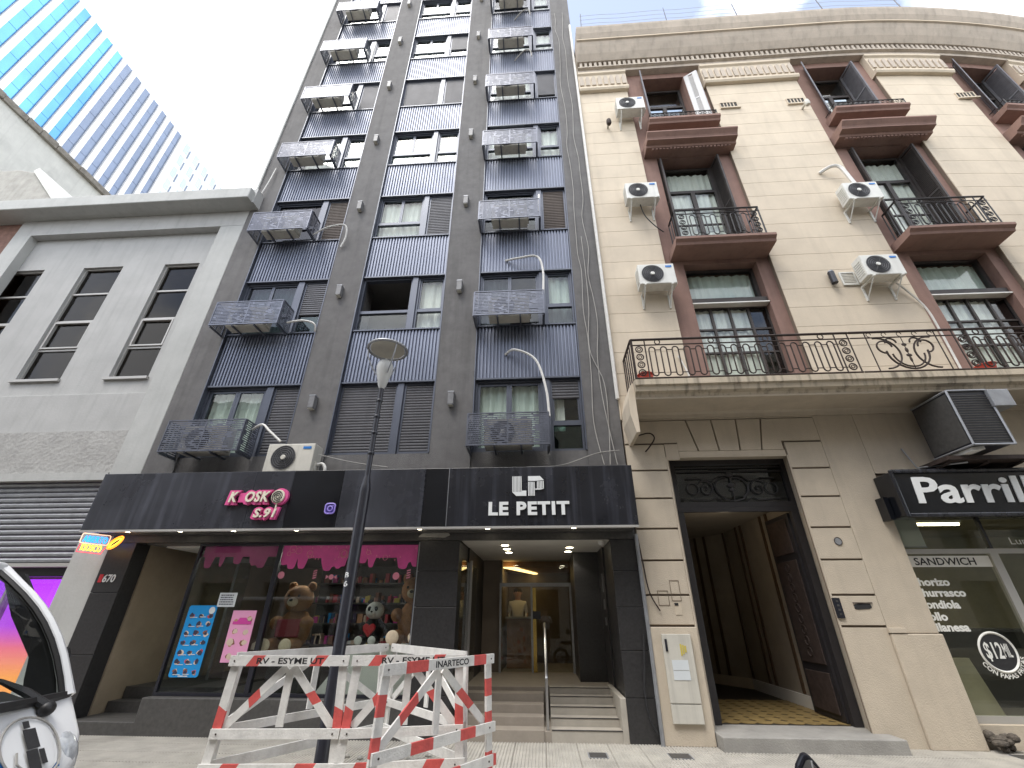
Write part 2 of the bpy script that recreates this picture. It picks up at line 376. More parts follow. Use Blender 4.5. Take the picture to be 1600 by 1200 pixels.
# ------------------------------------------------------------------ lettering
def txt(name, s, x0, x1, z0, z1, y, mat, parent=None, depth=.004, bold=0, shear=0, bend=False, fn=None, space=1.0):
    cu = bpy.data.curves.new('t', 'FONT'); cu.body = s; cu.size = 1; cu.extrude = .5; cu.offset = bold; cu.shear = shear; cu.resolution_u = 3; cu.space_character = space
    o = bpy.data.objects.new('t', cu); COL.objects.link(o)
    bpy.context.view_layer.update()
    me = bpy.data.meshes.new_from_object(o.evaluated_get(bpy.context.evaluated_depsgraph_get()))
    bpy.data.objects.remove(o); bpy.data.curves.remove(cu)
    xs = [v.co.x for v in me.vertices]; ys = [v.co.y for v in me.vertices]
    a0, a1, b0, b1 = min(xs), max(xs), min(ys), max(ys)
    off = BASE.get(parent, Vector((0,0,0))) if parent else Vector((0,0,0))
    for v in me.vertices:
        X = x0+(v.co.x-a0)/(a1-a0)*(x1-x0); Zc = z0+(v.co.y-b0)/(b1-b0)*(z1-z0); Y = y-(v.co.z+.5)*depth
        p = fn(X, Y, Zc) if fn else (X, Y, Zc)
        v.co = Vector(p)-off
    me.name = name; me.materials.clear(); me.materials.append(mat)
    o = bpy.data.objects.new(name, me); COL.objects.link(o)
    if parent: o.parent = parent; BASE[o] = off
    return o

YF = 7.3
# ================================================================== ground
struct(MB().poly([(-300,-300,-.16),(300,-300,-.16),(300,300,-.16),(-300,300,-.16)]).build('ground', M['concrete']))
struct(MB().poly([(-120,-.9,-.14),(120,-.9,-.14),(120,3.75,-.14),(-120,3.75,-.14)]).build('road', M['asphalt']))
sw = struct(MB().box(-60,60,3.9,7.36,-.155,-.012).build('sidewalk', M['grout']))
struct(MB().box(-60,60,3.75,3.898,-.155,0).build('kerb', M['kerb'], bevel=.02))
struct(MB().box(-60,60,-3.2,-.9,-.155,0).build('opposite_sidewalk', M['tile']))
# ribbed paving tiles, each one laid on the bed
tb = MB(); TS = .4
tb.box(.003,TS-.003,.003,TS-.003,-.012,-.003)
for i in range(10):
    y = .02+i*.04; tb.prism([(y-.014,-.003),(y+.014,-.003),(y+.008,.006),(y-.008,.006)], 'y', .004, TS-.004)
t0 = tb.build('tile', M['tile'], sw); t0.location = (-8.0,5.32,0)
for i in range(42):
    for j in range(5):
        if i == 0 and j == 0: continue
        c = inst(t0, (-8.0+i*TS, 5.32+j*TS, random.uniform(-.001,.001)), sw)
st = MB()
for i in range(42):
    for j in range(3): st.box(-8.0+i*TS+.003,-8.0+i*TS+TS-.003, 4.12+j*TS+.003,4.12+j*TS+TS-.003,-.012,0)
o = st.build('tile', M['tile'], sw); o['kind'] = 'stuff'
for k, (x, y, w, lab) in enumerate([(.62,6.75,.2,'small grey utility cover in the pavement before the lobby steps'), (1.6,6.78,.24,'small grey utility cover in the pavement before the cream wall'), (5.75,7.0,.3,'small grey utility cover in the pavement by the shop jamb')]):
    t = thing('utility_cover', lab, 'cover', (x,y,0), group='covers in the pavement')
    MB().box(x-w/2,x+w/2,y-.1,y+.1,.003,.009).build('lid', M['granite_step'], t); MB().box(x-w/2-.02,x+w/2+.02,y-.12,y+.12,.001,.006).build('rim', M['galv'], t)

# ================================================================== background
# white flank wall of a neighbour
t = thing('flank_wall_building', 'whitewashed party wall with mossy coping behind the grey building roof', 'building', (-25,14,0))
MB().box(-32,-20,7.6,30,0,18.75).build('wall', M['oldwall'], t)
cp = MB()
random.seed(3)
y = 7.5
while y < 30:
    l = random.uniform(.5,1.1); z = random.uniform(-.04,.05); cp.box(-20.35,-19.86+random.uniform(-.05,.05),y,y+l-.02,18.752,19.0+z); y += l
cp.build('coping', M['coping'], t)
# roof block behind the grey building
t = thing('roof_block', 'weathered concrete stair block rising above the grey parapet', 'roof block', (-15.6,9.4,11))
MB().prism([(-18.5,10.9),(-13.4,10.9),(-13.4,11.75),(-14.2,12.3),(-15.7,13.9),(-16.4,14.1),(-18.5,14.1)], 'y', 8.0, 9.8).build('wall', M['concrete'], t, bevel=.05)
MB().prism([(-15.76,13.92),(-14.18,12.28),(-14.06,12.4),(-15.62,14.05)], 'y', 7.95, 9.85).build('coping', M['oldwall'], t)
# glass tower
K = 1.75; TX = -40*K; ZT = 1.5+(50.55-1.5)*K
t = thing('office_tower', 'tall glass office tower with white vertical fins rising behind the roofs', 'tower', (TX-15,40,0))
MB().box(TX-40,TX-.4,8,74,0,ZT-.6).build('core', M['towerwall'], t)
FP = 1.13*K; y0 = 15.6*K
fin = None; idx = 0
ys = [y0+(i-8)*FP for i in range(0, 20)]
for i, yy in enumerate(ys):
    f = MB().box(TX-.3,TX+.25,yy,yy+FP*.36,0,ZT).build('fin', M['fin'], t, bevel=0)
for i in range(len(ys)-1):
    a, b = ys[i]+FP*.36, ys[i+1]
    k = i-8
    grey = k in (4,5,6,7,8,9,10)
    for j in range(16):
        z0 = ZT-.5-(j+1)*3.6; 
        mt = M['towergrey'] if grey else M['towerglass']
        MB().box(TX-.38,TX-.1,a+.01,b-.01,z0+.03,z0+3.57).build('pane', mt, t)
# pale end part of the tower with small windows
ye = ys[-1]+FP*.36
tw = MB().box(TX-.4,TX+.02,ye,74,0,ZT-.3).build('end_wall', M['towerwall'], t)
for i in range(7):
    for j in range(12):
        z0 = ZT-3.2-j*3.6; a = ye+.8+i*2.6
        MB().box(TX+.022,TX+.06,a,a+.9,z0,z0+2.4).build('pane', M['towerpale'], tw)
        MB().box(TX+.022,TX+.2,a+1.2,a+1.32,z0-.6,z0+1.6).build('fin', M['towergrey'], tw)

# ================================================================== opposite side of the street (seen in the glass)
for nm, x0, x1, h, lab in [('opposite_building', -30, -4.2, 10, 'cream block across the street with tall windows, wider one'), ('opposite_building', -4.0, 26, 12, 'cream block across the street with tall windows, taller one')]:
    t = thing(nm, lab, 'building', ((x0+x1)/2,-4,0), group='buildings across the street')
    holes = []
    n = int((x1-x0)/2.6)
    for i in range(n):
        for j in range(int(h/3.2)): holes.append((x0+.9+i*2.6, x0+2.2+i*2.6, .5+j*3.2, 2.6+j*3.2))
    b = MB(); b.pierced(x0,x1,0,h,holes,-3.2,-3.5); b.box(x0,x1,-12,-3.9,0,h); b.box(x0,x1,-3.6,-2.9,h,h+.5)
    b.build('wall', M['opp'], t)
    for a,bb,c,d in holes: MB().box(a,bb,-3.5,-3.46,c,d).build('pane', M['pane_dark'], t)

# ================================================================== grey building
g = thing('grey_building', 'pale grey plastered building with narrow window strips and a flat cornice', 'building', (-11,8,0))
wins = [(-13.26,-12.28),(-11.23,-10.19),(-9.1,-8.2)]
WZ0, WZ1 = 5.93, 9.15
b = MB(); b.pierced(-13.5,-7.88,5.52,10.18,[(a,bb,WZ0,WZ1) for a,bb in wins],7.5,7.62)
b.build('wall', M['grey_stucco'], g)
b = MB(); b.box(-7.88,-7.262,7.3,8.2,0,10.18); b.build('pier', M['grey_pier'], g, bevel=.015)
b = MB(); b.box(-13.5,-7.262,7.302,8.2,10.182,10.70); b.build('frieze', M['grey_stucco'], g)
b = MB(); b.box(-30,-7.06,6.88,9,10.702,11.06); b.build('parapet', M['grey_pier'], g, bevel=.02)
b = MB(); b.box(-7.30,-7.02,7.05,9.2,10.705,11.2); b.build('parapet_end', M['grey_stucco'], g)
b = MB(); b.box(-30,-13.5,7.36,8.2,5.5,10.70); b.build('brick_panel', M['brickwall'], g)
b = MB(); b.box(-30,-7.885,7.42,8.2,4.66,5.518); b.build('band', M['grey_stucco'], g, bevel=.01)
b = MB(); b.box(-30,-7.885,7.36,8.2,3.80,4.655); b.build('stucco_band', M['rough_stucco'], g)
MB().box(-30,-7.9,9.0,9.05,0,10.5).build('back_wall', M['room'], g)
MB().box(-30,-7.3,7.7,16,10.2,10.6).build('roof', M['concrete'], g)
for (a,bb) in wins:
    w = MB().frame(a,bb,WZ0,WZ1,.038,7.56,7.66).build('window', M['alu'], g)
    MB().box(a-.06,bb+.03,7.44,7.64,WZ0-.06,WZ0-.002).build('sill', M['alu'], w)
    zz = [WZ0,6.73,7.53,8.35,WZ1]
    for i in range(4):
        if i: MB().box(a+.039,bb-.039,7.57,7.65,zz[i]-.022,zz[i]+.022).build('transom', M['alu'], w)
        MB().box(a+.039,bb-.039,7.6,7.612,zz[i]+.023,zz[i+1]-.023).build('pane', M['pane_brown'], w)
        if i == 1: MB().frame(a+.06,bb-.06,zz[1]+.035,zz[2]-.035,.035,7.54,7.6).build('sash', M['alu'], w)
# lit lamps seen inside
o = MB().prism([(-8.55,7.18),(-8.22,7.18),(-8.36,7.42)], 'y', 7.9, 7.94).build('ceiling_lamp', M['warmglow']); tag(o, 'small lit lamp behind the right window strip of the grey building', 'lamp')
o = MB().ell((-12.62,7.75,6.95), .22, .1, .14).build('ceiling_lamp', M['warmglow'], smooth=True); tag(o, 'small lit lamp in the leftmost window strip of the grey building', 'lamp')
# left part of the wall beside the first strip
MB().box(-13.5,-13.02,7.3,7.499,5.52,10.18).build('pier', M['grey_pier'], g)
# roller shutter over the ground floor
rs = MB().box(-30,-7.9,7.30,7.5,3.66,3.798).build('shutter_box', M['grey_pier'], g)
ns = 15; pz = (3.66-2.26)/ns
s0 = None
for i in range(ns):
    z = 2.26+i*pz
    if s0 is None:
        bb = MB(); bb.prism([(7.44,0),(7.405,pz*.25),(7.40,pz*.6),(7.43,pz*.92),(7.45,pz*.93),(7.45,0)], 'x', -16, -7.92)
        s0 = bb.build('slat', M['galv'], rs)
        s0.location = (0,0,z)
    else: inst(s0, (0,0,z), rs)
MB().box(-16,-7.9,7.38,7.55,2.2,2.258).build('transom', M['alu'], g)
sf = MB().box(-16,-7.92,7.55,7.62,2.06,2.198).build('shopfront', M['blackmetal'], g)
MB().box(-9.02,-8.98,7.5,7.62,.1,2.05).build('mullion', M['alu'], sf)
MB().box(-16,-7.92,7.52,7.66,-.01,.25).build('sill', M['granite'], sf)
MB().box(-16,-9.03,7.55,7.562,.25,2.05).build('pane', M['shop_glass'], sf); MB().box(-8.97,-7.92,7.55,7.562,.25,2.05).build('pane', M['shop_glass'], sf)
o = MB().box(-12,-7.95,7.75,7.83,.3,2.03).build('led_screen', M['screen']); tag(o, 'large glowing purple to orange screen in the grey building shopfront', 'screen')

# ================================================================== dark apartment building
A = thing('apartment_building', 'dark grey apartment tower with corrugated blue-grey panels between flush piers', 'building', (-3,9,0))
NF = 8; FH = 2.735; W0 = 4.06; WH = 1.51
COLS = [(-6.66,-4.64,-5.38,-5.24),(-3.88,-1.95,-2.71,-2.59),(-1.2,.87,.13,.26)]
ZTOP = W0+NF*FH
for a,bb in [(-7.25,-6.66),(-4.64,-3.88),(-1.95,-1.2),(.87,1.5)]:
    MB().box(a,bb,7.3,8.0,3.3,ZTOP).build('pier', M['dark_stucco'], A)
MB().box(-7.30,-7.252,7.26,7.9,11.1,ZTOP).build('corner_strip', M['grey_pier'], A)
for a,bb,_,_ in COLS: MB().box(a+.001,bb-.001,7.33,8.0,3.3,W0-.002).build('base_band', M['dark_stucco'], A)
MB().box(-7.2,1.45,8.9,16,2.75,ZTOP+.5).build('core', M['room'], A)
b = MB()
for n in range(NF): b.box(-7.2,1.45,7.46,8.9,W0+WH+n*FH+.05,W0+FH+n*FH-.04)
b.box(-7.2,1.45,7.5,8.9,3.3,W0-.05); b.build('floor_slabs', M['room'], A)
# corrugated spandrel panels
def spandrel(a, bb):
    mb = MB(); w = bb-a; n = int(w/.068); p = w/n; prof = []
    for i in range(n):
        x = a+i*p; prof += [(x,.03),(x+p*.3,.03),(x+p*.42,0),(x+p*.86,0),(x+p*.98,.03)]
    prof += [(bb,.03),(bb,.06),(a,.06)]
    mb.prism([(x,7.35+d) for x,d in prof], 'z', 0, FH-WH-.0)
    mb.v = [(x,y,z+BASE[A].z) for x,y,z in mb.v]
    return mb.build('cladding_panel', M['clad'], A)
SP = [spandrel(c[0]+.02,c[1]-.02) for c in COLS]
for n in range(NF):
    for k, c in enumerate(COLS):
        z = W0+WH+n*FH
        if n == 0: SP[k].location = (0,0,z)
        else: inst(SP[k], (0,0,z), A)
        MB().box(c[0]+.001,c[1]-.001,7.325,7.42,z-.035,z-.001).build('flashing', M['trim'], A); MB().box(c[0]+.001,c[1]-.001,7.325,7.42,z+FH-WH+.001,z+FH-WH+.03).build('sill', M['trim'], A)
for a,bb,_,_ in COLS:
    MB().box(a-.001,a+.02,7.292,7.4,W0,ZTOP).build('edge_trim', M['trim'], A); MB().box(bb-.02,bb+.001,7.292,7.4,W0,ZTOP).build('edge_trim', M['trim'], A)
# windows
def curtain_mesh(a, bb, z0, z1, y):
    mb = MB(); n = max(6,int((bb-a)/.045)); pts = [(a+(bb-a)*i/n, y+.02*math.sin(i*1.7)+.012*math.sin(i*.9)) for i in range(n+1)]
    for i in range(n):
        (x0,y0),(x1,y1) = pts[i],pts[i+1]; mb.poly([(x0,y0,z0),(x1,y1,z0),(x1,y1,z1),(x0,y0,z1)])
    return mb
def slats(a, bb, z0, z1, y=7.41, p=.058):
    n = max(1,int(round((z1-z0)/p))); p = (z1-z0)/n; prof = []
    for i in range(n):
        z = z0+i*p; prof += [(y+.012,z),(y-.004,z+p*.3),(y-.006,z+p*.65),(y+.012,z+p*.93)]
    prof += [(y+.014,z1),(y+.04,z1),(y+.04,z0)]
    return MB().prism(prof, 'x', a, bb)
def leaf(par, a, bb, z0, shut, curt=None, sashes=1, glassm='pane', trans=True, openp=False, smat='shutter', low=None):
    """one window light between x=a..bb with its roller shutter lowered by the share `shut`"""
    z1 = z0+WH-.04; z0 = z0+.02
    fr = MB().frame(a,bb,z0,z1,.04,7.40,7.50).build('frame', M['trim'], par)
    zt = z0+.53
    zs = z1-(z1-z0)*shut
    if shut > 0: slats(a+.041,bb-.041,max(zs,z0+.041),z1-.041).build('shutter', M[smat], par)
    if shut < .98:
        if trans and zs > zt+.05: MB().box(a+.041,bb-.041,7.41,7.49,zt-.035,zt+.035).build('transom', M['trim'], par)
        w = (bb-a-.08)/sashes
        for i in range(sashes):
            x0 = a+.04+i*w+.002; x1 = x0+w-.004
            if trans:
                if not openp: 
                    MB().frame(x0,x1,zt+.036,z1-.042,.032,7.43,7.47).build('sash', M['trim'], par)
                    MB().box(x0+.03,x1-.03,7.448,7.454,zt+.06,z1-.07).build('pane', M[glassm], par)
                MB().box(x0,x1,7.448,7.454,z0+.042,zt-.036).build('pane', M[low or glassm], par)
            else:
                MB().frame(x0,x1,z0+.042,z1-.042,.05,7.43,7.47).build('sash', M['trim'], par)
                MB().box(x0+.045,x1-.045,7.448,7.454,z0+.08,z1-.09).build('pane', M[glassm], par)
        if curt:
            c0, c1, cz0, cm = curt
            curtain_mesh(a+(bb-a)*c0, a+(bb-a)*c1, z0+(z1-z0)*cz0, z1-.05, 7.56).build('curtain', M[cm], par)
CW, CG = 'curtain', 'curtain_green'
WIN = {  # (floor, column): (left light, right light)
 (0,0): (dict(shut=0,curt=(.05,.95,0,CG),sashes=2,trans=False), dict(shut=1)),
 (0,1): (dict(shut=1), dict(shut=1)),
 (0,2): (dict(shut=0,curt=(0,1,0,CG),sashes=2,trans=False), dict(shut=.28,curt=(0,.45,.3,CW),low='pane_teal')),
 (1,0): (dict(shut=0,curt=(.1,.9,.1,CG),sashes=2,glassm='pane_dark'), dict(shut=.64,low='pane_teal')),
 (1,1): (dict(shut=0,openp=True,curt=None), dict(shut=0,curt=(0,1,0,CW))),
 (1,2): (dict(shut=0,sashes=2,curt=(0,.5,.0,CW),glassm='pane_dark'), dict(shut=0,curt=(0,1,0,CG),low='pane_dark')),
 (2,0): (dict(shut=0,glassm='pane_dark'), dict(shut=1,smat='shutter_brown')),
 (2,1): (dict(shut=0,sashes=2,curt=(0,1,0,CW)), dict(shut=1)),
 (2,2): (dict(shut=0,glassm='pane_dark',curt=(0,1,.3,CG)), dict(shut=1,smat='shutter_brown')),
 (3,0): (dict(shut=0,curt=(.2,1,0,CW)), dict(shut=0,curt=(0,1,0,CW))),
 (3,1): (dict(shut=0,sashes=2,curt=(0,.5,.0,CG)), dict(shut=0,curt=(0,1,0,CW))),
 (3,2): (dict(shut=0,curt=(0,1,.0,CW)), dict(shut=0,curt=(0,1,0,CW))),
 (4,0): (dict(shut=0,glassm='pane_dark'), dict(shut=1)),
 (4,1): (dict(shut=1), dict(shut=1)),
 (4,2): (dict(shut=0,curt=(0,1,0,CW)), dict(shut=.8)),
 (5,0): (dict(shut=0,curt=(.3,1,0,CW)), dict(shut=0,curt=(0,1,0,CW))),
 (5,1): (dict(shut=0,sashes=2,curt=(0,1,0,CW)), dict(shut=.6)),
 (5,2): (dict(shut=0,curt=(0,1,0,CW)), dict(shut=0,curt=(0,1,0,CW))),
 (6,0): (dict(shut=0), dict(shut=1)),
 (6,1): (dict(shut=0,sashes=2,curt=(.3,.8,0,CW)), dict(shut=0,curt=(0,1,0,CW))),
 (6,2): (dict(shut=0), dict(shut=0,curt=(0,1,0,CW))),
}
for n in range(NF):
    for k, (a,bb,m0,m1) in enumerate(COLS):
        z0 = W0+n*FH
        w = MB().box(m0,m1,7.36,7.52,z0+.002,z0+WH-.037).build('window', M['trim'], A)
        l, r = WIN.get((n,k), (dict(shut=0), dict(shut=1)))
        leaf(w, a+.022, m0-.002, z0, **l); leaf(w, m1+.002, bb-.022, z0, **r)
# wall lights on the piers
t = thing('wall_light', 'x', 'wall light', (0,0,0), local=True, group='box lights on the dark piers')
MB().box(-.055,.055,-.12,-.002,-.13,.12).build('body', M['sconce'], t, bevel=.006); MB().box(-.06,.06,-.125,0,.121,.14).build('cap', M['galv'], t); MB().box(-.045,.045,-.11,-.01,-.142,-.131).build('lens', M['lampdisc'], t)
ORD = ['lowest','second lowest','third lowest','fourth lowest','fifth lowest','sixth lowest','seventh lowest']
first = True
for side, x in (('left',-4.3),('right',-1.61)):
    for n in range(7):
        lab = f'small box wall light on the {side} middle pier, {ORD[n]} of its column'
        if first: t.location = (x,7.299,5.09+n*FH); t['label'] = lab; first = False
        else: copy_tree(t, (x,7.299,5.09+n*FH), label=lab)
# slatted cages round the air conditioners
def slit_panel(w, h, seed):
    rnd = random.Random(seed); mb = MB(); rows = 16; p = h/rows
    for i in range(rows):
        z = i*p; mb.box(0,w,0,.004,z+p*.42,z+p)
        x = rnd.uniform(0,.1)
        mb.box(0,x,.0005,.0035,z,z+p*.42)
        while x < w:
            l = rnd.uniform(.15,.5)
            x += l
            f = rnd.uniform(.02,.12); mb.box(min(x,w-.002),min(x+f,w),.0005,.0035,z,z+p*.42); x += f
    mb.frame(-.002,w+.002,-.002,h+.002,.02,-.008,.012); mb.box(w*.5-.012,w*.5+.012,-.002,.01,.01,h-.01)
    return mb
CX = [(-6.72,-5.26),(-1.215,.20)]; CY0 = 6.89
def make_cage(w):
    d = 7.28-CY0; h = .6
    t = thing('cage', 'x', 'cage', (0,0,0), local=True, group='slatted metal cages under the windows')
    slit_panel(w,h,5).build('front_panel', M['cage'], t)
    sp = slit_panel(d,h,9)
    s1 = MB(); s1.v = [(-.003-y, x+.014, z) for x,y,z in sp.v]; s1.f = sp.f; s1.m = sp.m; s1.build('side_panel', M['cage'], t)
    s1 = MB(); s1.v = [(w+.003+y, x+.014, z) for x,y,z in sp.v]; s1.f = sp.f; s1.m = sp.m; s1.build('side_panel', M['cage'], t)
    for i in range(4):
        x = .02+(w-.04)*i/3; MB().box(x-.015,x+.015,.013,d+.03,-.03,-.003).build('bottom_bar', M['cage'], t)
    return t
def make_ac(w=.8, h=.54, d=.28, mat='acwhite', brackets=True, badge=True, fanx=.0, name='air_conditioner'):
    t = thing(name, 'x', 'air conditioner', (0,0,0), local=True, group='outdoor air conditioner units')
    MB().box(0,w,0,d,0,h).build('casing', M[mat], t, bevel=.015)
    cx, cz, r = w*.38, h*.5, h*.42
    MB().lathe([(r,-.006),(r,-.002),(r*.98,0)], (cx,0,cz), 28, 'y').build('fan_shade_disc', M['acdark'], t)  # flat dark disc, coloured as the shade behind the fan grille
    q = MB()
    for i in range(1,7): q.ring((cx,-.014,cz), r*i/6.0, .0045, 28)
    for i in range(6):
        a = PI*i/3; q.tube([(cx+.03*math.cos(a),-.014,cz+.03*math.sin(a)),(cx+r*math.cos(a),-.012,cz+r*math.sin(a))], .003, 4)
    q.build('fan_grille', M['grille'], t); MB().lathe([(.035,-.03),(.045,-.02),(.045,-.008)], (cx,0,cz), 14, 'y').build('fan_hub', M[mat], t)
    q = MB()
    for i in range(7): q.box(-.012,-.001,.04,d-.04,.08+i*(h-.16)/7,.08+(i+.5)*(h-.16)/7)
    q.build('side_vent', M[mat], t)
    if badge: MB().box(w*.76,w*.93,-.008,-.0165+.012,h*.8,h*.89).build('badge', M['badge'], t)
    MB().box(w+.001,w+.03,d*.3,d*.75,h*.1,h*.4).build('valve_cover', M[mat], t)
    if brackets:
        for x in (.1,w-.1):
            bk = MB(); bk.box(x-.018,x+.018,-.02,d+.12,-.035,-.002); bk.box(x-.017,x+.017,d+.09,d+.118,-.36,-.036)
            bk.tube([(x,.02,-.03),(x,d+.1,-.33)], .014, 4); bk.build('bracket', M[mat], t)
    return t
cages = [make_cage(CX[0][1]-CX[0][0]), None]
cages[1] = make_cage(CX[1][1]-CX[1][0])
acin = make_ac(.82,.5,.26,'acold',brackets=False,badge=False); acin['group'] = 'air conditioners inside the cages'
FLOORW = ['first','second','third','fourth','fifth','sixth','seventh']
firstac = True
for k in (0,1):
    side = ['left','right'][k]
    for n in range(7):
        loc = (CX[k][0],CY0,4.025+n*FH)
        lab = f'slatted blue-grey metal cage in the {side} window column, {ORD[n]} of its column'
        if n == 0: cages[k].location = loc; cages[k]['label'] = lab
        else: copy_tree(cages[k], loc, label=lab)
        l2 = f'air conditioner inside the {side} column cage, {ORD[n]} of its column'
        la = (CX[k][0]+.3,CY0+.06,4.03+n*FH)
        if firstac: acin.location = la; acin['label'] = l2; firstac = False
        else: copy_tree(acin, la, label=l2)
# conduits and hoses by the cages
def hose(name, label, pts, r=.02, mat='pipe', cat='hose', group='hoses on the dark facade'):
    P = [Vector(p) for p in pts]; out = []
    for i in range(len(P)-1):
        p0 = P[max(i-1,0)]; p1 = P[i]; p2 = P[i+1]; p3 = P[min(i+2,len(P)-1)]
        for s in range(6):
            u = s/6; out.append(.5*((2*p1)+(-p0+p2)*u+(2*p0-5*p1+4*p2-p3)*u*u+(-p0+3*p1-3*p2+p3)*u**3))
    out.append(P[-1])
    o = MB().tube(out, r, 6).build(name, M[mat], smooth=True); tag(o, label, cat, group); return o
hz = lambda n: n*FH
hose('hose', 'white hose from the lowest left cage down to the canopy unit', [(-5.24,7.1,4.5),(-5.0,7.0,4.55),(-4.8,6.95,4.4),(-4.55,6.95,4.2)], .022)
hose('hose', 'pale hose looping from the second lowest left cage', [(-5.24,7.15,6.95),(-4.95,7.2,7.03),(-4.68,7.22,6.95),(-4.66,7.3,6.8)], .022)
hose('hose', 'pale hose reaching over the pier from the third lowest left cage', [(-5.24,7.15,9.55),(-4.9,7.1,9.72),(-4.5,7.12,9.78),(-4.45,7.2,9.5),(-4.55,7.26,9.2)], .022)
hose('hose', 'thin hose hanging on the left pier below the fourth cage', [(-6.95,7.25,12.3),(-6.98,7.22,11.7),(-7.05,7.22,11.25)], .016)
hose('hose', 'grey hose bent over from the panel to the lowest right cage', [(-.6,7.34,6.1),(-.4,7.2,6.12),(0,7.15,5.85),(.18,7.1,5.2),(.22,7.05,4.6)], .024)
hose('hose', 'grey hose arched from the panel to the second right cage', [(-.62,7.34,8.62),(-.3,7.2,8.55),(.1,7.18,8.55),(.22,7.15,8.1),(.2,7.1,7.4)], .024)
hose('hose', 'dark hose curling beneath the sixth right cage', [(-.4,7.34,17.2),(-.1,7.15,17.35),(.1,7.1,17.25),(.15,7.1,16.9)], .02, 'cable')
hose('hose', 'dark hose curling beneath the seventh right cage', [(-.4,7.34,19.9),(-.1,7.15,20.05),(.1,7.1,19.95),(.15,7.1,19.6)], .02, 'cable')
hose('hose', 'white pipe standing beside the sixth left cage', [(-5.1,7.2,17.6),(-5.05,7.1,18.1),(-5.06,7.12,18.5)], .03)
hose('hose', 'short white pipe rising from the third right cage', [(.18,7.1,9.9),(.19,7.1,10.3),(.2,7.2,10.6)], .028)
for i,(xa,lab) in enumerate([(1.02,'thin grey cable hanging straight down the right dark pier'),(1.12,'thin pale cable wandering down the right dark pier'),(1.24,'thin cable dropping beside the cream building edge')]):
    rnd = random.Random(i+4); pts = []
    z = 20 if i != 1 else 9.2
    while z > 4.2: pts.append((xa+rnd.uniform(-.05,.05)+(.12 if i == 1 and z < 6 else 0),7.27,z)); z -= rnd.uniform(.5,1.1)
    pts.append((xa+.1,7.2,3.75)); hose('cable', lab, pts, .009, 'cable', 'cable', 'cables on the right dark pier')
hose('cable', 'slack cable strung above the black canopy fascia, shop side', [(-3.8,7.0,3.95),(-3.2,7.05,3.82),(-2.6,7.1,3.74)], .008, 'cable', 'cable', 'cables on the canopy')
hose('cable', 'slack cable strung above the black canopy fascia, lobby side', [(-.2,7.1,3.7),(.4,7.15,3.74),(1.0,7.2,3.95),(1.4,7.2,4.0)], .008, 'cable', 'cable', 'cables on the canopy')

# ------------------------------------------------------------------ canopy with its fascia panels
cz0, cz1, cy = 2.69, 3.61, 6.8
cn = MB().box(-7.38,1.46,cy+.03,7.31,cz0+.06,cz1-.03).build('canopy', M['granite'], A)
pans = [(-7.40,-4.69,'fascia_l'),(-4.685,-4.05,'fascia_l'),(-4.045,-3.2,'fascia_d'),(-3.195,-1.84,'fascia_l'),(-1.835,-1.45,'fascia_d'),(-1.44,1.48,'fascia')]
for a,bb,mm in pans: MB().box(a,bb,cy,cy+.028,cz0,cz1).build('fascia_panel', M[mm], cn, bevel=.004)
MB().box(-1.449,-1.441,cy-.012,cy+.02,cz0,cz1).build('seam', M['galv'], cn)
MB().box(-7.40,-7.382,cy+.03,7.3,cz0,cz1).build('end_panel', M['fascia_l'], cn); MB().box(1.462,1.48,cy+.03,7.3,cz0,cz1).build('end_panel', M['fascia'], cn)
MB().box(-7.40,1.48,cy-.006,cy+.028,cz0-.034,cz0-.002).build('lip', M['alu'], cn)
MB().box(-7.38,1.46,cy+.03,cy+.32,cz0+.01,cz0+.058).build('soffit', M['white'], cn)
MB().box(-7.38,1.46,cy+.322,7.31,cz0-.02,cz0+.058).build('soffit', M['granite_step'], cn)
for i, x in enumerate([-6.75,-5.85,-4.95,-3.9,-2.9,-1.9,-.82,.52]):
    t = thing('downlight', f'lit recessed downlight under the black canopy, number {["one","two","three","four","five","six","seven","eight"][i]} counting from the shop end', 'downlight', (x,cy+.17,cz0), group='downlights under the canopy')
    MB().lathe([(.055,-.004),(.06,.0),(.06,.009)], (x,cy+.17,cz0), 14).build('rim', M['galv'], t); MB().lathe([(.04,-.009),(.04,-.005)], (x,cy+.17,cz0), 12).build('bulb', M['spot'], t)
# unit standing on the canopy
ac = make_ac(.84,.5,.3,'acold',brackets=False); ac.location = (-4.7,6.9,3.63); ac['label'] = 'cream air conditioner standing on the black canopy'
hose('hose', 'white bent pipe at the back of the canopy air conditioner', [(-3.83,7.05,3.78),(-3.74,7.05,3.8),(-3.68,7.05,3.72),(-3.68,7.05,3.6)], .03)

# ------------------------------------------------------------------ signs on the fascia
sg = thing('shop_sign', 'pink and cream raised lettering with a lollipop on the black fascia', 'sign', (-4.6,6.78,2.8))
txt('backing', 'K  OSK', -5.06,-4.30, 3.045,3.285, 6.79, M['pink'], sg, depth=.05, bold=.15, shear=.18, space=1.12)
txt('letters', 'K  OSK', -5.0,-4.33, 3.085,3.255, 6.735, M['cream'], sg, depth=.02, bold=.03, shear=.18, space=1.12)
MB().box(-4.86,-4.72,6.752,6.785,3.09,3.24).build('backing', M['pink'], sg)
MB().lathe([(.135,-.05),(.135,0)], (-4.17,6.79,3.17), 28, 'y').build('backing', M['pink'], sg)
MB().lathe([(.105,-.02),(.108,-.01),(.108,0)], (-4.19,6.735,3.17), 28, 'y').build('lollipop', M['cream'], sg)
MB().tube([(-4.19+(.012+.085*i/60)*math.cos(i*.30),6.712,3.17+(.012+.085*i/60)*math.sin(i*.30)) for i in range(61)], .007, 5).build('spiral', M['ink'], sg)
MB().box(-4.2,-4.18,6.73,6.75,2.99,3.06).build('stick', M['cream'], sg)
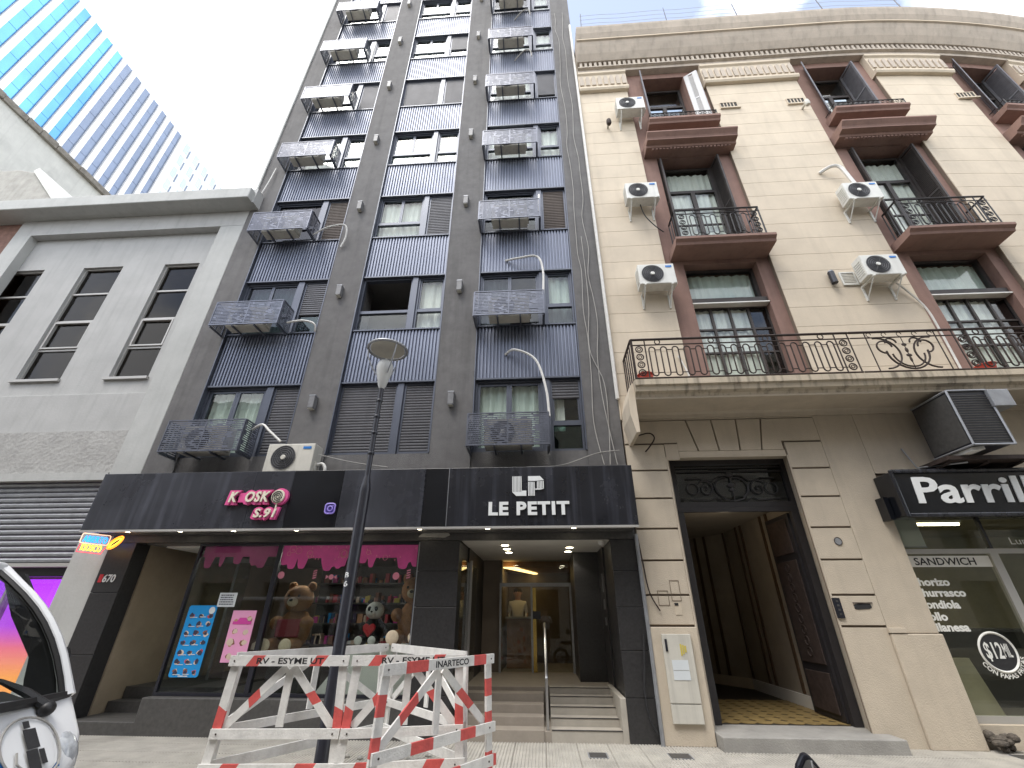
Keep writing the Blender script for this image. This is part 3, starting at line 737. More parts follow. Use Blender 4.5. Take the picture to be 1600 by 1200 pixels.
txt('backing', 'S.91', -4.57,-4.12, 2.80,3.01, 6.79, M['pink'], sg, depth=.05, bold=.15, shear=.18, space=1.12)
txt('letters', 'S.91', -4.52,-4.16, 2.84,2.98, 6.735, M['cream'], sg, depth=.02, bold=.03, shear=.18, space=1.12)
sg = thing('logo_sign', 'small violet rounded square camera logo on the black fascia', 'sign', (-3.32,6.79,2.9))
def rrect(x0,x1,z0,z1,r,n=5):
    pts = []
    for cx,cz,a0 in ((x1-r,z1-r,0),(x0+r,z1-r,PI/2),(x0+r,z0+r,PI),(x1-r,z0+r,1.5*PI)):
        for i in range(n+1): a = a0+PI/2*i/n; pts.append((cx+r*math.cos(a),cz+r*math.sin(a)))
    return pts
MB().prism(rrect(-3.405,-3.235,2.895,3.065,.045),'y',6.785,6.798).build('plate', M['indigo'], sg)
q = MB(); q.tube([(x,6.783,z) for x,z in rrect(-3.398,-3.242,2.902,3.058,.042)], .012, 5, True); q.ring((-3.32,6.783,2.98), .038, .010, 18, k=5); q.ell((-3.278,6.783,3.022), .010,.006,.010,8,5)
q.build('outline', M['violetlogo'], sg)
sg = thing('building_sign', 'white block monogram and name on the black fascia over the lobby', 'sign', (-.17,6.79,2.8))
txt('letters', 'LE PETIT', -.79,.46, 2.845,3.05, 6.797, M['letterwhite'], sg, depth=.02, bold=.04, space=1.12)
q = MB()
for i in range(7): x = -.42+i*.022; q.box(x,x+.014,6.78,6.797,3.20-(.0),3.45)
q.prism([(-.42,3.20),(-.36,3.14),(-.20,3.14),(-.20,3.22),(-.27,3.22),(-.27,3.2)], 'y', 6.779, 6.796)
for i in range(5): x = -.17+i*.022; q.box(x,x+.014,6.78,6.797,3.14,3.36)
q.prism([(-.17,3.45),(.02,3.45),(.08,3.385),(-.05,3.375),(-.17,3.375)], 'y', 6.779, 6.796)
for i in range(5): x = -.03+i*.023; q.box(x,x+.014,6.78,6.797,3.255,3.37)
q.prism([(-.06,3.235),(.03,3.235),(.08,3.25),(-.06,3.25)], 'y', 6.779, 6.796)
q.build('monogram', M['letterwhite'], sg)

# ------------------------------------------------------------------ kiosk front (ground floor of the dark tower, left)
K_ = MB().box(-7.25,1.5,7.28,7.36,2.56,2.70).build('header', M['granite_step'], A)
def panels(par, name, a, bb, y0, y1, zs, mat):
    for i in range(len(zs)-1): MB().box(a,bb,y0,y1,zs[i]+.004,zs[i+1]-.004).build(name, M[mat], par, bevel=.004)
kc = MB().box(-7.252,-6.82,7.32,7.6,0,2.56).build('shop_column', M['granite'], A)
panels(kc, 'granite_panel', -7.256,-6.79,7.27,7.318,[0,.95,1.8,2.558], 'granite')
kp = MB().box(-1.93,-1.32,7.34,8.3,0,2.56).build('lobby_column', M['granite'], A)
panels(kp, 'granite_panel', -1.95,-1.3,7.29,7.338,[0,.5,1.05,1.6,2.1,2.558], 'granite')
kq = MB().box(1.12,1.49,7.34,8.3,0,2.56).build('lobby_column', M['granite'], A)
panels(kq, 'granite_panel', 1.1,1.5,7.29,7.338,[0,.5,1.05,1.6,2.1,2.558], 'granite')
# plinth and front steps
MB().prism([(-6.79,-.01),(-1.95,-.01),(-1.95,.44),(-5.77,.44),(-5.77,.16),(-6.79,.16)], 'y', 7.24, 7.5).build('plinth', M['granite_step'], A, bevel=.01)
stp = MB().box(-6.79,-5.2,7.501,7.85,0,.16).build('shop_steps', M['granite_step'], A)
MB().box(-6.79,-5.2,7.851,8.1,0,.30).build('tread', M['granite_step'], stp); MB().box(-6.79,-5.2,8.101,9.4,0,.46).build('tread', M['granite_step'], stp)
# room of the shop
b = MB(); b.box(-6.92,-6.80,7.61,12,0,2.7); b.box(-6.80,-1.6,11.9,12,0,2.7); b.box(-1.7,-1.6,8.3,11.9,0,2.7)
b.build('shop_wall', M['kioskwall'], A)
MB().box(-6.80,-1.7,7.501,11.9,2.56,2.69).build('shop_ceiling', M['room'], A); MB().box(-5.2,-1.7,7.501,11.9,0,.42).build('shop_floor', M['granite_step'], A); MB().box(-6.8,-5.2,9.4,11.9,0,.42).build('shop_floor', M['granite_step'], A)
sf = MB().frame(-5.74,-1.96,.445,2.555,.04,7.38,7.44).build('shopfront', M['blackmetal'], A)
MB().box(-4.36,-4.29,7.375,7.445,.486,2.514).build('mullion', M['blackmetal'], sf)
MB().box(-5.698,-4.362,7.405,7.415,.486,2.514).build('pane', M['shop_glass'], sf); MB().box(-4.288,-2.002,7.405,7.415,.486,2.514).build('pane', M['shop_glass'], sf)
MB().box(-1.985,-1.955,7.36,7.379,.45,2.55).build('edge_strip', M['galv'], sf)
# side glass and inner door of the recessed entrance
dr = MB().box(-5.74,-5.70,7.446,8.9,2.45,2.555).build('entrance_glazing', M['blackmetal'], A)
MB().box(-5.725,-5.715,7.446,8.9,.47,2.449).build('pane', M['shop_glass'], dr)
MB().box(-6.79,-5.75,8.92,8.97,2.40,2.555).build('door_head', M['galv'], dr); MB().box(-6.05,-6.01,8.92,8.96,.46,2.4).build('door_post', M['galv'], dr)
MB().box(-6.0,-5.76,8.935,8.945,.47,2.4).build('pane', M['shop_glass'], dr)
MB().box(-6.6,-5.8,7.7,8.8,2.53,2.558).build('ceiling_light_panel', M['white'], dr)
# pink dripping film along the top of the glass
def drips(a, bb, ztop, y, seed, base=.24):
    rnd = random.Random(seed); mb = MB(); n = int((bb-a)/.02); cen = [(a+rnd.uniform(0,1)*(bb-a), rnd.uniform(.04,.09), rnd.uniform(.06,.2)) for _ in range(int((bb-a)/.13))]
    def low(x): 
        d = base*.55
        for c,w,h in cen:
            u = abs(x-c)/w
            if u < 1: d = max(d, base*.55+h*(1-u**4)**.5)
        return ztop-d
    for i in range(n):
        x0 = a+(bb-a)*i/n; x1 = a+(bb-a)*(i+1)/n
        mb.hexa([(x0,y,low(x0)),(x1,y,low(x1)),(x1,y+.001,low(x1)),(x0,y+.001,low(x0)),(x0,y,ztop),(x1,y,ztop),(x1,y+.001,ztop),(x0,y+.001,ztop)])
    return mb
fl = drips(-4.285,-2.005,2.512,7.4035,2,.36).build('window_film', M['pinkfilm']); tag(fl, 'bright pink dripping film along the top of the right kiosk pane', 'window film')
rnd = random.Random(11); q = MB()
for i in range(11): q.ring((rnd.uniform(-4.2,-2.1),7.400,rnd.uniform(2.3,2.46)), rnd.uniform(.03,.06), .004, 14, k=4)
for i in range(26): x = rnd.uniform(-4.25,-2.03); z = rnd.uniform(2.28,2.49); q.ell((x,7.400,z),.008,.002,.014,6,4)
q.build('sweet_print', M['pinkpale'], fl)['kind'] = 'stuff'
q = MB()
for x,z in ((-4.22,2.06),(-2.32,2.04)): q.lathe([(.055,-.001),(.055,.001)], (x,7.400,z), 18, 'y')
q.lathe([(.04,-.001),(.04,.001)], (-3.38,7.400,2.03), 14, 'y'); q.prism([(-3.47,2.06),(-3.47,2.0),(-3.42,2.03)],'y',7.401,7.403); q.prism([(-3.29,2.06),(-3.29,2.0),(-3.34,2.03)],'y',7.401,7.403)
for x in (-3.66,-2.12): 
    for i in range(4): q.prism([(x-.03,2.0+i*.035),(x+.03,2.015+i*.035),(x+.03,2.035+i*.035),(x-.03,2.02+i*.035)],'y',7.401,7.403)
q.build('sweet_print', M['pinkpale'], fl)['kind'] = 'stuff'
fl = drips(-5.69,-4.37,2.512,7.46,6,.3).build('window_film', M['pinkfilm']); tag(fl, 'shaded pink dripping film at the top of the left kiosk pane', 'window film')
# bits hung on the panes
def poster(name, label, x0, x1, z0, z1, y, mat, seed, cols, rows, pal, r=.0):
    t = thing(name, label, 'poster', ((x0+x1)/2,y,z0))
    if r: MB().prism(rrect(x0,x1,z0,z1,r),'y',y-.004,y).build('sheet', mat, t)
    else: MB().box(x0,x1,y-.004,y,z0,z1).build('sheet', mat, t)
    rnd = random.Random(seed)
    for p in pal:
        q = MB()
        for i in range(cols):
            for j in range(rows):
                if rnd.random() < .8:
                    cx = x0+(x1-x0)*(i+.5)/cols+rnd.uniform(-.02,.02); cz = z0+(z1-z0)*.9*(j+.6)/rows+rnd.uniform(-.02,.02)
                    k = rnd.randint(5,8); ph = rnd.random()*6; s = rnd.uniform(.6,1)*.36*min((x1-x0)/cols,(z1-z0)/rows)
                    dy = .0045+.0007*pal.index(p)
                    q.poly([(cx+s*rnd.uniform(.6,1.1)*math.cos(ph+2*PI*u/k),y-dy,cz+s*rnd.uniform(.5,1)*math.sin(ph+2*PI*u/k)) for u in range(k)])
        q.build('print', p, t)['kind'] = 'stuff'
    return t
P1 = pm('print_brown',(.20,.08,.05)); P2 = pm('print_red',(.45,.06,.08)); P3 = pm('print_cream',(.6,.48,.38)); P4 = pm('print_dark',(.03,.03,.06)); P5 = pm('print_yellow',(.55,.45,.08)); P6 = pm('print_magenta',(.55,.05,.30)); P7 = pm('print_tan',(.45,.25,.14))
t = poster('blue_poster', 'tall blue price poster with rows of products on the kiosk glass', -5.58,-5.12,.67,1.62,7.375,M['blueposter'],3,3,7,[P2,P3,P1,P4],r=.035)
MB().lathe([(.05,-.0005),(.05,.0005)], (-5.19,7.368,1.55), 18, 'y').build('white_disc', M['paper'], t)
q = MB()
for i in range(7): q.box(-5.52+.02*(i%2),-5.40,7.3675,7.3685,.70+i*.125,.708+i*.125); q.box(-5.36,-5.26,7.3675,7.3685,.705+i*.125,.714+i*.125)
q.box(-5.43,-5.28,7.3675,7.3685,.68,.692); q.build('white_print', M['paper'], t)
t = poster('pink_poster', 'pink poster of pastries on the kiosk glass beside the blue one', -4.84,-4.46,.86,1.55,7.375,M['pinkposter'],8,2,4,[P7,P1,P3])
MB().prism([(-4.80,1.36),(-4.50,1.36),(-4.50,1.40),(-4.56,1.40),(-4.60,1.45),(-4.70,1.45),(-4.74,1.40),(-4.80,1.40)],'y',7.3675,7.3685).build('banner_print', P6, t)
t = thing('notice', 'small pale notice taped to the kiosk glass above the pink poster', 'notice', (-5.0,7.375,1.6)); MB().box(-5.14,-4.85,7.371,7.375,1.6,1.80).build('sheet', M['paper'], t)
q = MB(); rnd = random.Random(5)
for i in range(5):
    x = -5.11
    while x < -4.9: l = rnd.uniform(.012,.04); q.box(x,min(x+l,-4.885),7.369,7.3705,1.63+i*.032,1.645+i*.032); x += l+.008
q.build('print', P4, t)
# interior goods
sh = thing('display_shelves', 'dark shelves full of goods deep inside the kiosk', 'shelves', (-3.2,10.6,.42))
b = MB(); b.box(-5.2,-1.75,10.9,10.95,.42,2.5)
for z in (.9,1.3,1.7,2.1): b.box(-5.2,-1.75,10.5,10.9,z,z+.03)
b.build('rack', M['granite_step'], sh)
rnd = random.Random(21)
pal = [P1,P2,P3,P4,P5,P6,P7,M['paper'],M['blueposter']]
for k in range(9):
    q = MB()
    for z in (.93,1.33,1.73,2.13):
        for i in range(6):
            x = rnd.uniform(-5.15,-1.95); w = rnd.uniform(.03,.13); h_ = rnd.uniform(.06,.2); (q.box(x,x+w,10.52+k*.02,10.72+k*.02,z,z+h_) if rnd.random() < .5 else q.cyl((x,10.6+k*.02,z),(x,10.6+k*.02,z+h_),w*.45,n=8))
    q.build('goods', pal[k], sh)['kind'] = 'stuff'
ct = thing('display_counter', 'white slanted display counter inside the kiosk window', 'counter', (-2.6,8,.42))
MB().prism([(-3.45,.42),(-1.98,.42),(-1.98,1.06),(-2.95,1.06)],'y',7.62,8.5).build('body', M['white'], ct)
t = thing('ceiling_lamp', 'lit tube lamp under the kiosk ceiling', 'lamp', (-4.2,8.3,2.5)); MB().box(-5.0,-3.4,8.24,8.36,2.52,2.558).build('housing', M['white'], t); MB().cyl((-4.95,8.3,2.5),(-3.45,8.3,2.5),.018).build('tube', M['kiosktube'], t)
ld = bpy.data.lights.new('kiosk_light','AREA'); ld.shape = 'RECTANGLE'; ld.size = 1.5; ld.size_y = .08; ld.energy = 11; ld.color = (1,.95,.88); lo = bpy.data.objects.new('lamp', ld); COL.objects.link(lo); lo.parent = t; lo.location = (0,0,-.03)
def plush(label, x, y, z, s, fur, belly, eyes='plushblack', heart=False, panda=False, bow=False):
    t = thing('plush_toy', label, 'plush toy', (x,y,z), group='plush toys in the kiosk window')
    def E(n,c,rx,ry,rz,m,p=t): return MB().ell((x+c[0]*s,y+c[1]*s,z+c[2]*s),rx*s,ry*s,rz*s).build(n,M[m],p,smooth=True)
    E('body',(0,0,.33),.26,.22,.32,fur); hd = E('head',(0,-.05,.78),.24,.21,.21,'plushwhite' if panda else fur)
    lm = 'plushblack' if panda else fur
    for q in (-1,1):
        E('ear',(q*.17,0,.97),.075,.05,.075,lm,hd); E('eye',(q*.085,-.235,.82),.05 if panda else .022,.02,.06 if panda else .022,eyes,hd)
        E('arm',(q*.25,-.12,.42),.09,.17,.10,lm); E('leg',(q*.17,-.3,.11),.11,.24,.11,lm); E('paw',(q*.17,-.52,.12),.10,.03,.10,belly)
    E('muzzle',(0,-.24,.73),.09,.07,.07,belly,hd); E('nose',(0,-.31,.755),.03,.02,.022,'plushblack',hd)
    if heart:
        h = MB(); h.prism([(x+s*a,z+s*c) for a,c in ((0,.18),(.15,.35),(.16,.43),(.1,.49),(.03,.47),(0,.43),(-.03,.47),(-.1,.49),(-.16,.43),(-.15,.35))],'y',y-.36*s,y-.28*s); h.build('heart',M['redcloth'],t,bevel=.01)
    if bow: MB().box(x-.18*s,x+.2*s,y-.27*s,y-.2*s,z+.22*s,z+.48*s).build('bib',M['maroon'],t,bevel=.02)
    return t
plush('brown plush bear with cream muzzle on the left in the kiosk window', -4.12,8.0,.95,1.0,'bear','plushcream',bow=True)
plush('black and white plush panda holding a red heart in the kiosk window', -2.72,7.82,1.07,.62,'plushblack','plushwhite',heart=True,panda=True)
plush('large tan plush bear seated against the right edge of the kiosk window', -2.10,7.92,1.07,1.0,'bear2','plushcream')
o = MB().box(-4.3,-3.75,7.75,8.5,.42,.95).build('display_box', M['granite_step'], bevel=.01); tag(o, 'dark display block under the brown bear in the kiosk', 'display block')
o = MB().prism([(-4.47,1.02),(-4.28,1.02),(-4.28,1.10),(-4.33,1.12),(-4.38,1.16),(-4.43,1.12),(-4.47,1.10)],'y',7.47,7.475).build('card', M['cream']); tag(o, 'small cream card standing by the brown bear', 'card')
# neon sign and house number
ns_ = thing('neon_sign', 'lit blue and yellow neon sign with a hot dog under the canopy end', 'neon sign', (-7.2,7.0,2.3))
dn = lambda x,y,z: (x,y,z-.10*(x+7.5))
txt('blue_letters', 'ABIERTO', -7.48,-7.05, 2.545,2.645, 7.0, M['neonblue'], ns_, depth=.012, bold=.012, space=1.15, fn=dn)
txt('yellow_letters', 'KIOSCO', -7.46,-7.10, 2.415,2.515, 7.0, M['neonyellow'], ns_, depth=.012, bold=.0, space=1.15, fn=dn)
q = MB(); q.tube([dn(x,6.995,z) for x,z in rrect(-7.53,-7.02,2.525,2.675,.03)], .006, 5, True); q.build('outline', M['neonwhite'], ns_)
q = MB(); q.tube([dn(x,6.998,z) for x,z in ((-7.5,2.52),(-7.52,2.39),(-7.08,2.39),(-7.04,2.50))], .006, 5); q.build('outline', M['neonred'], ns_)
hd_ = lambda r0,r1: [( -6.90+r0*math.cos(a)*math.cos(.7)-r1*math.sin(a)*math.sin(.7),6.99,2.52+r0*math.cos(a)*math.sin(.7)+r1*math.sin(a)*math.cos(.7)) for a in [2*PI*i/24 for i in range(24)]]
q = MB(); q.tube(hd_(.13,.06), .011, 6, True); q.build('bun', M['neonorange'], ns_); q = MB(); q.tube(hd_(.10,.028), .009, 6, True); q.build('sausage', M['neonyellow'], ns_)
o = thing('house_number', 'white house number on the dark granite shop column', 'house number', (-7.06,7.265,1.9)); txt('digits', '670', -7.13,-6.92, 1.95,2.07, 7.268, M['letterwhite'], o, depth=.006, bold=.02, shear=.1); MB().box(-7.2,-7.14,7.262,7.268,1.95,2.07).build('red_mark', M['redcloth'], o)

# ------------------------------------------------------------------ lobby (ground floor of the dark tower, right)
MB().box(-1.3,1.12,7.36,10.6,2.57,2.69).build('lobby_ceiling', M['ceil'], A)
lf = MB().box(-1.3,.02,8.36,12.4,-.01,.48).build('lobby_floor', M['steps_left'], A); MB().box(.021,1.12,8.56,12.4,-.01,.48).build('landing', M['steps_left'], lf)
hs = [.13,.22,.31,.40,.479]
sr = MB().box(.08,1.02,7.30,7.56,-.01,hs[0]).build('right_steps', M['step'], A)
for i in range(5):
    y0_ = 7.30+.25*i
    if i: MB().box(.08,1.02,y0_,y0_+.26,-.01,hs[i]).build('step', M['step'], sr)
    MB().box(.08,1.02,y0_-.006,y0_+.035,hs[i]+.001,hs[i]+.006).build('nosing', M['ink'], sr)
sl = MB().box(-1.29,-.02,7.28,7.6,-.01,.13).build('left_steps', M['steps_left'], A)
for i in range(1,4): MB().box(-1.29,-.02,7.28+.27*i,7.28+.27*i+.28,-.01,.13+i*.1).build('step', M['steps_left'], sl)
MB().box(1.021,1.10,7.28,8.6,-.01,.5).build('side_kerb', M['step'], sr, bevel=.01)
MB().box(-.02,.079,7.3,8.36,-.01,.12).build('divider', M['steps_left'], sr)
rl = thing('handrail', 'steel handrail running up between the lobby steps', 'handrail', (.03,7.5,0))
MB().tube([(.03,7.34,.70),(.03,7.38,.76),(.03,8.35,1.30),(.03,8.6,1.36),(.03,8.75,1.30)], .022, 8).build('rail', M['steel'], rl, smooth=True)
for y_,z0_,z1_ in ((7.36,.0,.72),(8.0,.13,1.08),(8.62,.48,1.34)): MB().cyl((.03,y_,z0_),(.03,y_,z1_),.02).build('post', M['steel'], rl, smooth=True)
# walls of the lobby, glass screen and inner hall
b = MB(); b.box(-1.32,-1.29,8.3,12.4,.0,2.57); b.box(1.09,1.12,8.3,9.0,0,2.57); b.box(.62,1.12,9.0,10.3,0,2.57); b.box(.9,1.12,10.31,12.4,0,2.57); b.build('lobby_wall', M['granite'], A)
b = MB(); b.box(-1.28,.88,12.3,12.4,.48,2.57); b.box(-1.28,-.86,10.35,12.3,.48,2.57); b.build('hall_wall', M['shophall'], A)
MB().box(-1.28,.88,10.6,12.3,2.45,2.57).build('hall_ceiling', M['woodpanel'], A)
ls = MB().box(-.9,.62,10.18,10.24,2.03,2.10).build('glass_screen', M['galv'], A)
for x in (-.9,-.24,.58): MB().box(x,x+.04,10.18,10.24,.48,2.029 if x != -.9 else 2.029).build('post', M['galv'], ls)
MB().box(-.858,-.242,10.205,10.213,.5,2.028).build('pane', M['shop_glass'], ls); MB().box(-.198,.578,10.205,10.213,.5,2.028).build('pane', M['shop_glass'], ls); MB().box(-.9,.62,10.205,10.213,2.102,2.56).build('pane', M['shop_glass'], ls)
MB().box(-.2,-.13,10.14,10.179,.5,2.0).build('door_stile', M['brass'], ls); MB().box(-.2,-.04,10.1,10.139,1.42,1.56).build('lock', M['blackmetal'], ls)
sgx = MB().box(-1.285,-1.27,7.9,8.28,.4,2.3).build('side_screen', M['blackmetal'], A); MB().box(-1.268,-1.262,7.4,9.2,.5,2.3).build('pane', M['shop_glass'], sgx); MB().box(-1.26,-1.22,8.26,8.30,.48,2.35).build('post', M['steel'], sgx)
for i,(x,y_) in enumerate([(-.62,7.95),(-.62,8.45),(-.62,8.95),(.52,8.3),(.52,8.85)]):
    t = thing('downlight', f'{["first lit lobby downlight in the row nearer the kiosk","second lit lobby downlight in the row nearer the kiosk","third lit lobby downlight in the row nearer the kiosk","first lit lobby downlight in the row nearer the cream wall","second lit lobby downlight in the row nearer the cream wall"][i]}', 'downlight', (x,y_,2.57), group='downlights in the lobby ceiling')
    MB().lathe([(.075,-.004),(.08,0)], (x,y_,2.569), 16).build('rim', M['white'], t); MB().lathe([(.062,-.009),(.062,-.005)], (x,y_,2.569), 14).build('bulb', M['spotw'], t)
    ld = bpy.data.lights.new('downlight_lamp','SPOT'); ld.energy = 4; ld.color = (1,.93,.8); ld.spot_size = R(110); ld.shadow_soft_size = .05
    lo = bpy.data.objects.new('lamp', ld); COL.objects.link(lo); lo.parent = t; lo.location = (0,0,-.03)
t = thing('cove_light', 'warm strip light glowing across the hall ceiling behind the lobby glass', 'strip light', (-.4,11,2.4)); MB().prism([(-.85,10.5),(-.62,10.5),(-.1,12.2),(-.2,12.25)],'z',2.42,2.445).build('strip', M['warmglow'], t)
tag(MB().lathe([(.0015,-.07),(.04,-.055),(.055,-.02),(.055,0)], (1.0,7.6,2.569), 14).build('security_camera', M['white'], smooth=True), 'white dome camera under the lobby ceiling corner', 'camera')
t = thing('reception_desk', 'brown wooden reception desk behind the lobby glass', 'desk', (-.5,11.2,.48)); MB().box(-.8,-.25,11.0,11.5,.48,1.42).build('body', M['woodpanel'], t, bevel=.01); MB().box(-.83,-.22,10.95,11.55,1.421,1.46).build('top', M['step'], t)
for i,(z,h,w) in enumerate([(1.85,.3,.012),(1.58,.16,.09),(1.34,.12,.07)]):
    t = thing('wall_plate', ['thin steel strip on the dark lobby side wall','engraved steel plate on the dark lobby side wall','small round-edged plate lowest on the dark lobby side wall'][i], 'plate', (1.08,8.5,z)); MB().box(1.08,1.089,8.55-w,8.55+w,z,z+h).build('plate', M['steel'], t)
tag(MB().prism([(-1.98,2.61),(-1.55,2.60),(-1.46,2.64),(-1.5,2.68),(-1.9,2.685)],'y',7.255,7.279).build('plaster_patch', M['concrete']), 'flaked pale plaster patch on the header beside the lobby', 'plaster patch')

# ================================================================== cream building
B = thing('cream_building', 'cream rendered building with brown window bays and a heavy bowed cornice', 'building', (8,9,0))
BAYS = [(2.9,5.15),(7.68,9.87),(12.0,14.2)]
XE = 20
def bb_(mb, name, mat, par=None, **k): return mb.build(name, mat, par or B, bend=True, **k)
# brown bays with their openings
OP = []
for a,e in BAYS:
    c = (a+e)/2+.08
    OP.append((a,e,c))
    b = MB(); b.pierced(a,e,4.9,16.0,[(c-.78,c+.78,4.95,8.32),(c-.80,c+.69,8.66,12.0),(c-.67,c+.55,13.2,15.76)],7.40,7.86,nx=4)
    bb_(b, 'bay_wall', M['brown'])
# piers of scored courses
PIER = [(1.52,2.9),(5.15,7.68),(9.87,12.0),(14.2,XE)]
def rowcuts(z0,z1,h): n = max(1,round((z1-z0)/h)); return [z0+(z1-z0)*i/n for i in range(n+1)]
for a,e in PIER:
    n = max(1,int((e-a)/.6)); pr = MB(); pr.prism([(a+.004,7.318),(e-.004,7.318),(e-.004,8.3),(a+.004,8.3)],'z',4.6,16.2)
    # backing with intermediate cuts so that it follows the bow
    pr = MB()
    for i in range(n): x0 = a+.002+(e-a-.004)*i/n; x1 = a+.002+(e-a-.004)*(i+1)/n; pr.box(x0,x1,7.318,8.3,4.6,16.2)
    p = bb_(pr, 'pier', M['joint'])
    zs = rowcuts(4.62,15.0,.47)
    for i in range(len(zs)-1):
        q = MB()
        q.prism([(7.30,zs[i]+.004),(7.30,zs[i+1]-.004),(7.317,zs[i+1]-.004),(7.317,zs[i]+.004)],'x',a,e,seg=n); bb_(q, 'stone_course', M['beige'], p)
    # capital with its flutes
    if e < XE: x0c, x1c = a-.04, e+.04
    else: x0c, x1c = a-.04, e
    if a < 2: x0c = a
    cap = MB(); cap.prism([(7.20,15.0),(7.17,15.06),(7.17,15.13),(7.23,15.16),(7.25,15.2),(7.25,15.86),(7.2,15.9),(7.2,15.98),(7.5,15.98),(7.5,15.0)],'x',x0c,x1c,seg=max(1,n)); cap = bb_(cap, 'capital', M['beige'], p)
    nf = int((x1c-x0c)/.17)
    fq = None
    for i in range(nf):
        x = x0c+(x1c-x0c)*(i+.5)/nf
        q = MB(); q.prism([(x-.055,15.3),(x+.055,15.3),(x+.055,15.66),(x+.04,15.72),(x,15.75),(x-.04,15.72),(x-.055,15.66)],'y',7.215,7.248); bb_(q, 'flute', M['beige_trim'], cap)
# entablature and cornice
seg = 40
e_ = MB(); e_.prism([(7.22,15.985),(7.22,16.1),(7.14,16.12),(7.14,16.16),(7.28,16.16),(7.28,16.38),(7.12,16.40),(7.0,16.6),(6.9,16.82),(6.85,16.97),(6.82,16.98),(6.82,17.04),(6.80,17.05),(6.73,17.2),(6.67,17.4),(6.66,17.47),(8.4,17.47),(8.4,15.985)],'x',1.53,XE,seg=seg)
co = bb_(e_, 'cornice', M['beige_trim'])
e2_ = MB(); e2_.prism([(6.80,16.985),(6.80,17.035),(6.83,17.035),(6.83,16.985)],'x',1.531,XE,seg=seg); bb_(e2_, 'cornice_bead', M['beige'], co)
x = 1.6
while x < 17.5:
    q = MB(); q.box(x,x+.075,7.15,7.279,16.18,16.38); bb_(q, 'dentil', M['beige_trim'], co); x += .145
# roof poles with wires
for i,x in enumerate([1.7,4.3,6.4,8.9,11.2]):
    y_ = 6.7+curve_y(x); tag(MB().cyl((x,y_,17.472),(x+.05,y_+.05,18.5),.014,.01,6).build('roof_pole', M['blackmetal']), f'thin dark pole standing on the cream cornice, {["first","second","third","fourth","fifth"][i]} from the dark tower', 'pole', 'thin poles on the cornice')
for k in range(3):
    tag(MB().tube([(1.7+i*.6,6.72+curve_y(1.7+i*.6),17.75+k*.26+.03*math.sin(i*2.1)) for i in range(17)], .004, 4).build('roof_wire', M['cable']), f'thin wire strung between the roof poles, {["lowest","middle","highest"][k]}', 'wire', 'wires on the cornice')
MB().box(1.53,XE,9.4,16,4.0,17.4).build('core', M['room_dark'], B)
MB().box(1.505,1.528,7.28,9,4.6,17.0).build('flank', M['beige'], B)
b = MB()
for z in (4.6,8.34,12.1): b.box(1.6,XE,7.75,9.4,z,z+.3)
b.build('floor_slabs', M['room_dark'], B)

# windows of the bays
def scroll_rail(par, x0, x1, z0, z1, y, mat, ends=False, pitch=.19, bend=True):
    """iron railing: rails, stadium loops, small rings; each baluster a mesh of its own"""
    H = z1-z0
    q = MB(); sg = max(2,int((x1-x0)/.4))
    for z,r in ((z1,.022),(z1-.115*H/.8,.012),(z0+.02,.015)): q.tube([(x0+(x1-x0)*i/sg,y,z) for i in range(sg+1)], r, 6)
    q.build('rail', M[mat], par, bend=bend)
    n = int((x1-x0-.5)/pitch); a = x0+.25
    for i in range(n):
        cx = a+(x1-x0-.5)*(i+.5)/n; w = pitch*.27; zt = z1-.16*H/.8-w; zb = z0+.06+w
        pts = [(cx+w*math.cos(t),y,zt+w*math.sin(t)) for t in [PI*k/6 for k in range(7)]]+[(cx+w*math.cos(t),y,zb+w*math.sin(t)) for t in [PI+PI*k/6 for k in range(7)]]
        q = MB(); q.tube(pts, .0125, 5, True)
        for zz in (zt-.01,zb+.01): q.tube([(cx+w,y,zz),(cx+pitch-w,y,zz)], .010, 4)
        q.build('baluster', M[mat], par, bend=bend)
    for cx in (x0+.13,x1-.13):
        q = MB()
        for k in range(4): q.ring((cx,y,z0+.13+k*(H-.3)/3.2), .058, .012, 14); q.ring((cx,y,z0+.13+k*(H-.3)/3.2), .028, .008, 10)
        q.tube([(cx-.11,y,z0),(cx-.11,y,z1)], .012, 5); q.tube([(cx+.11,y,z0),(cx+.11,y,z1)], .012, 5)
        q.build('ring_panel', M[mat], par, bend=bend)
    k = max(2,int((x1-x0)/.8))
    for i in range(k): MB().ring((x0+(x1-x0)*(i+.5)/k,y,z1-.057*H/.8), .038*H/.8+.008, .010, 14).build('top_ring', M[mat], par, bend=bend)
def side_rail(par, x, y0, y1, z0, z1, mat):
    q = MB()
    for z,r in ((z1,.022),(z0+.02,.014)): q.tube([(x,y0,z),(x,y1,z)], r, 6)
    n = max(2,int((y1-y0)/.12))
    for i in range(n+1): q.tube([(x,y0+(y1-y0)*i/n,z0),(x,y0+(y1-y0)*i/n,z1)], .012, 5)
    q.build('side_rail', M[mat], par, bend=True)
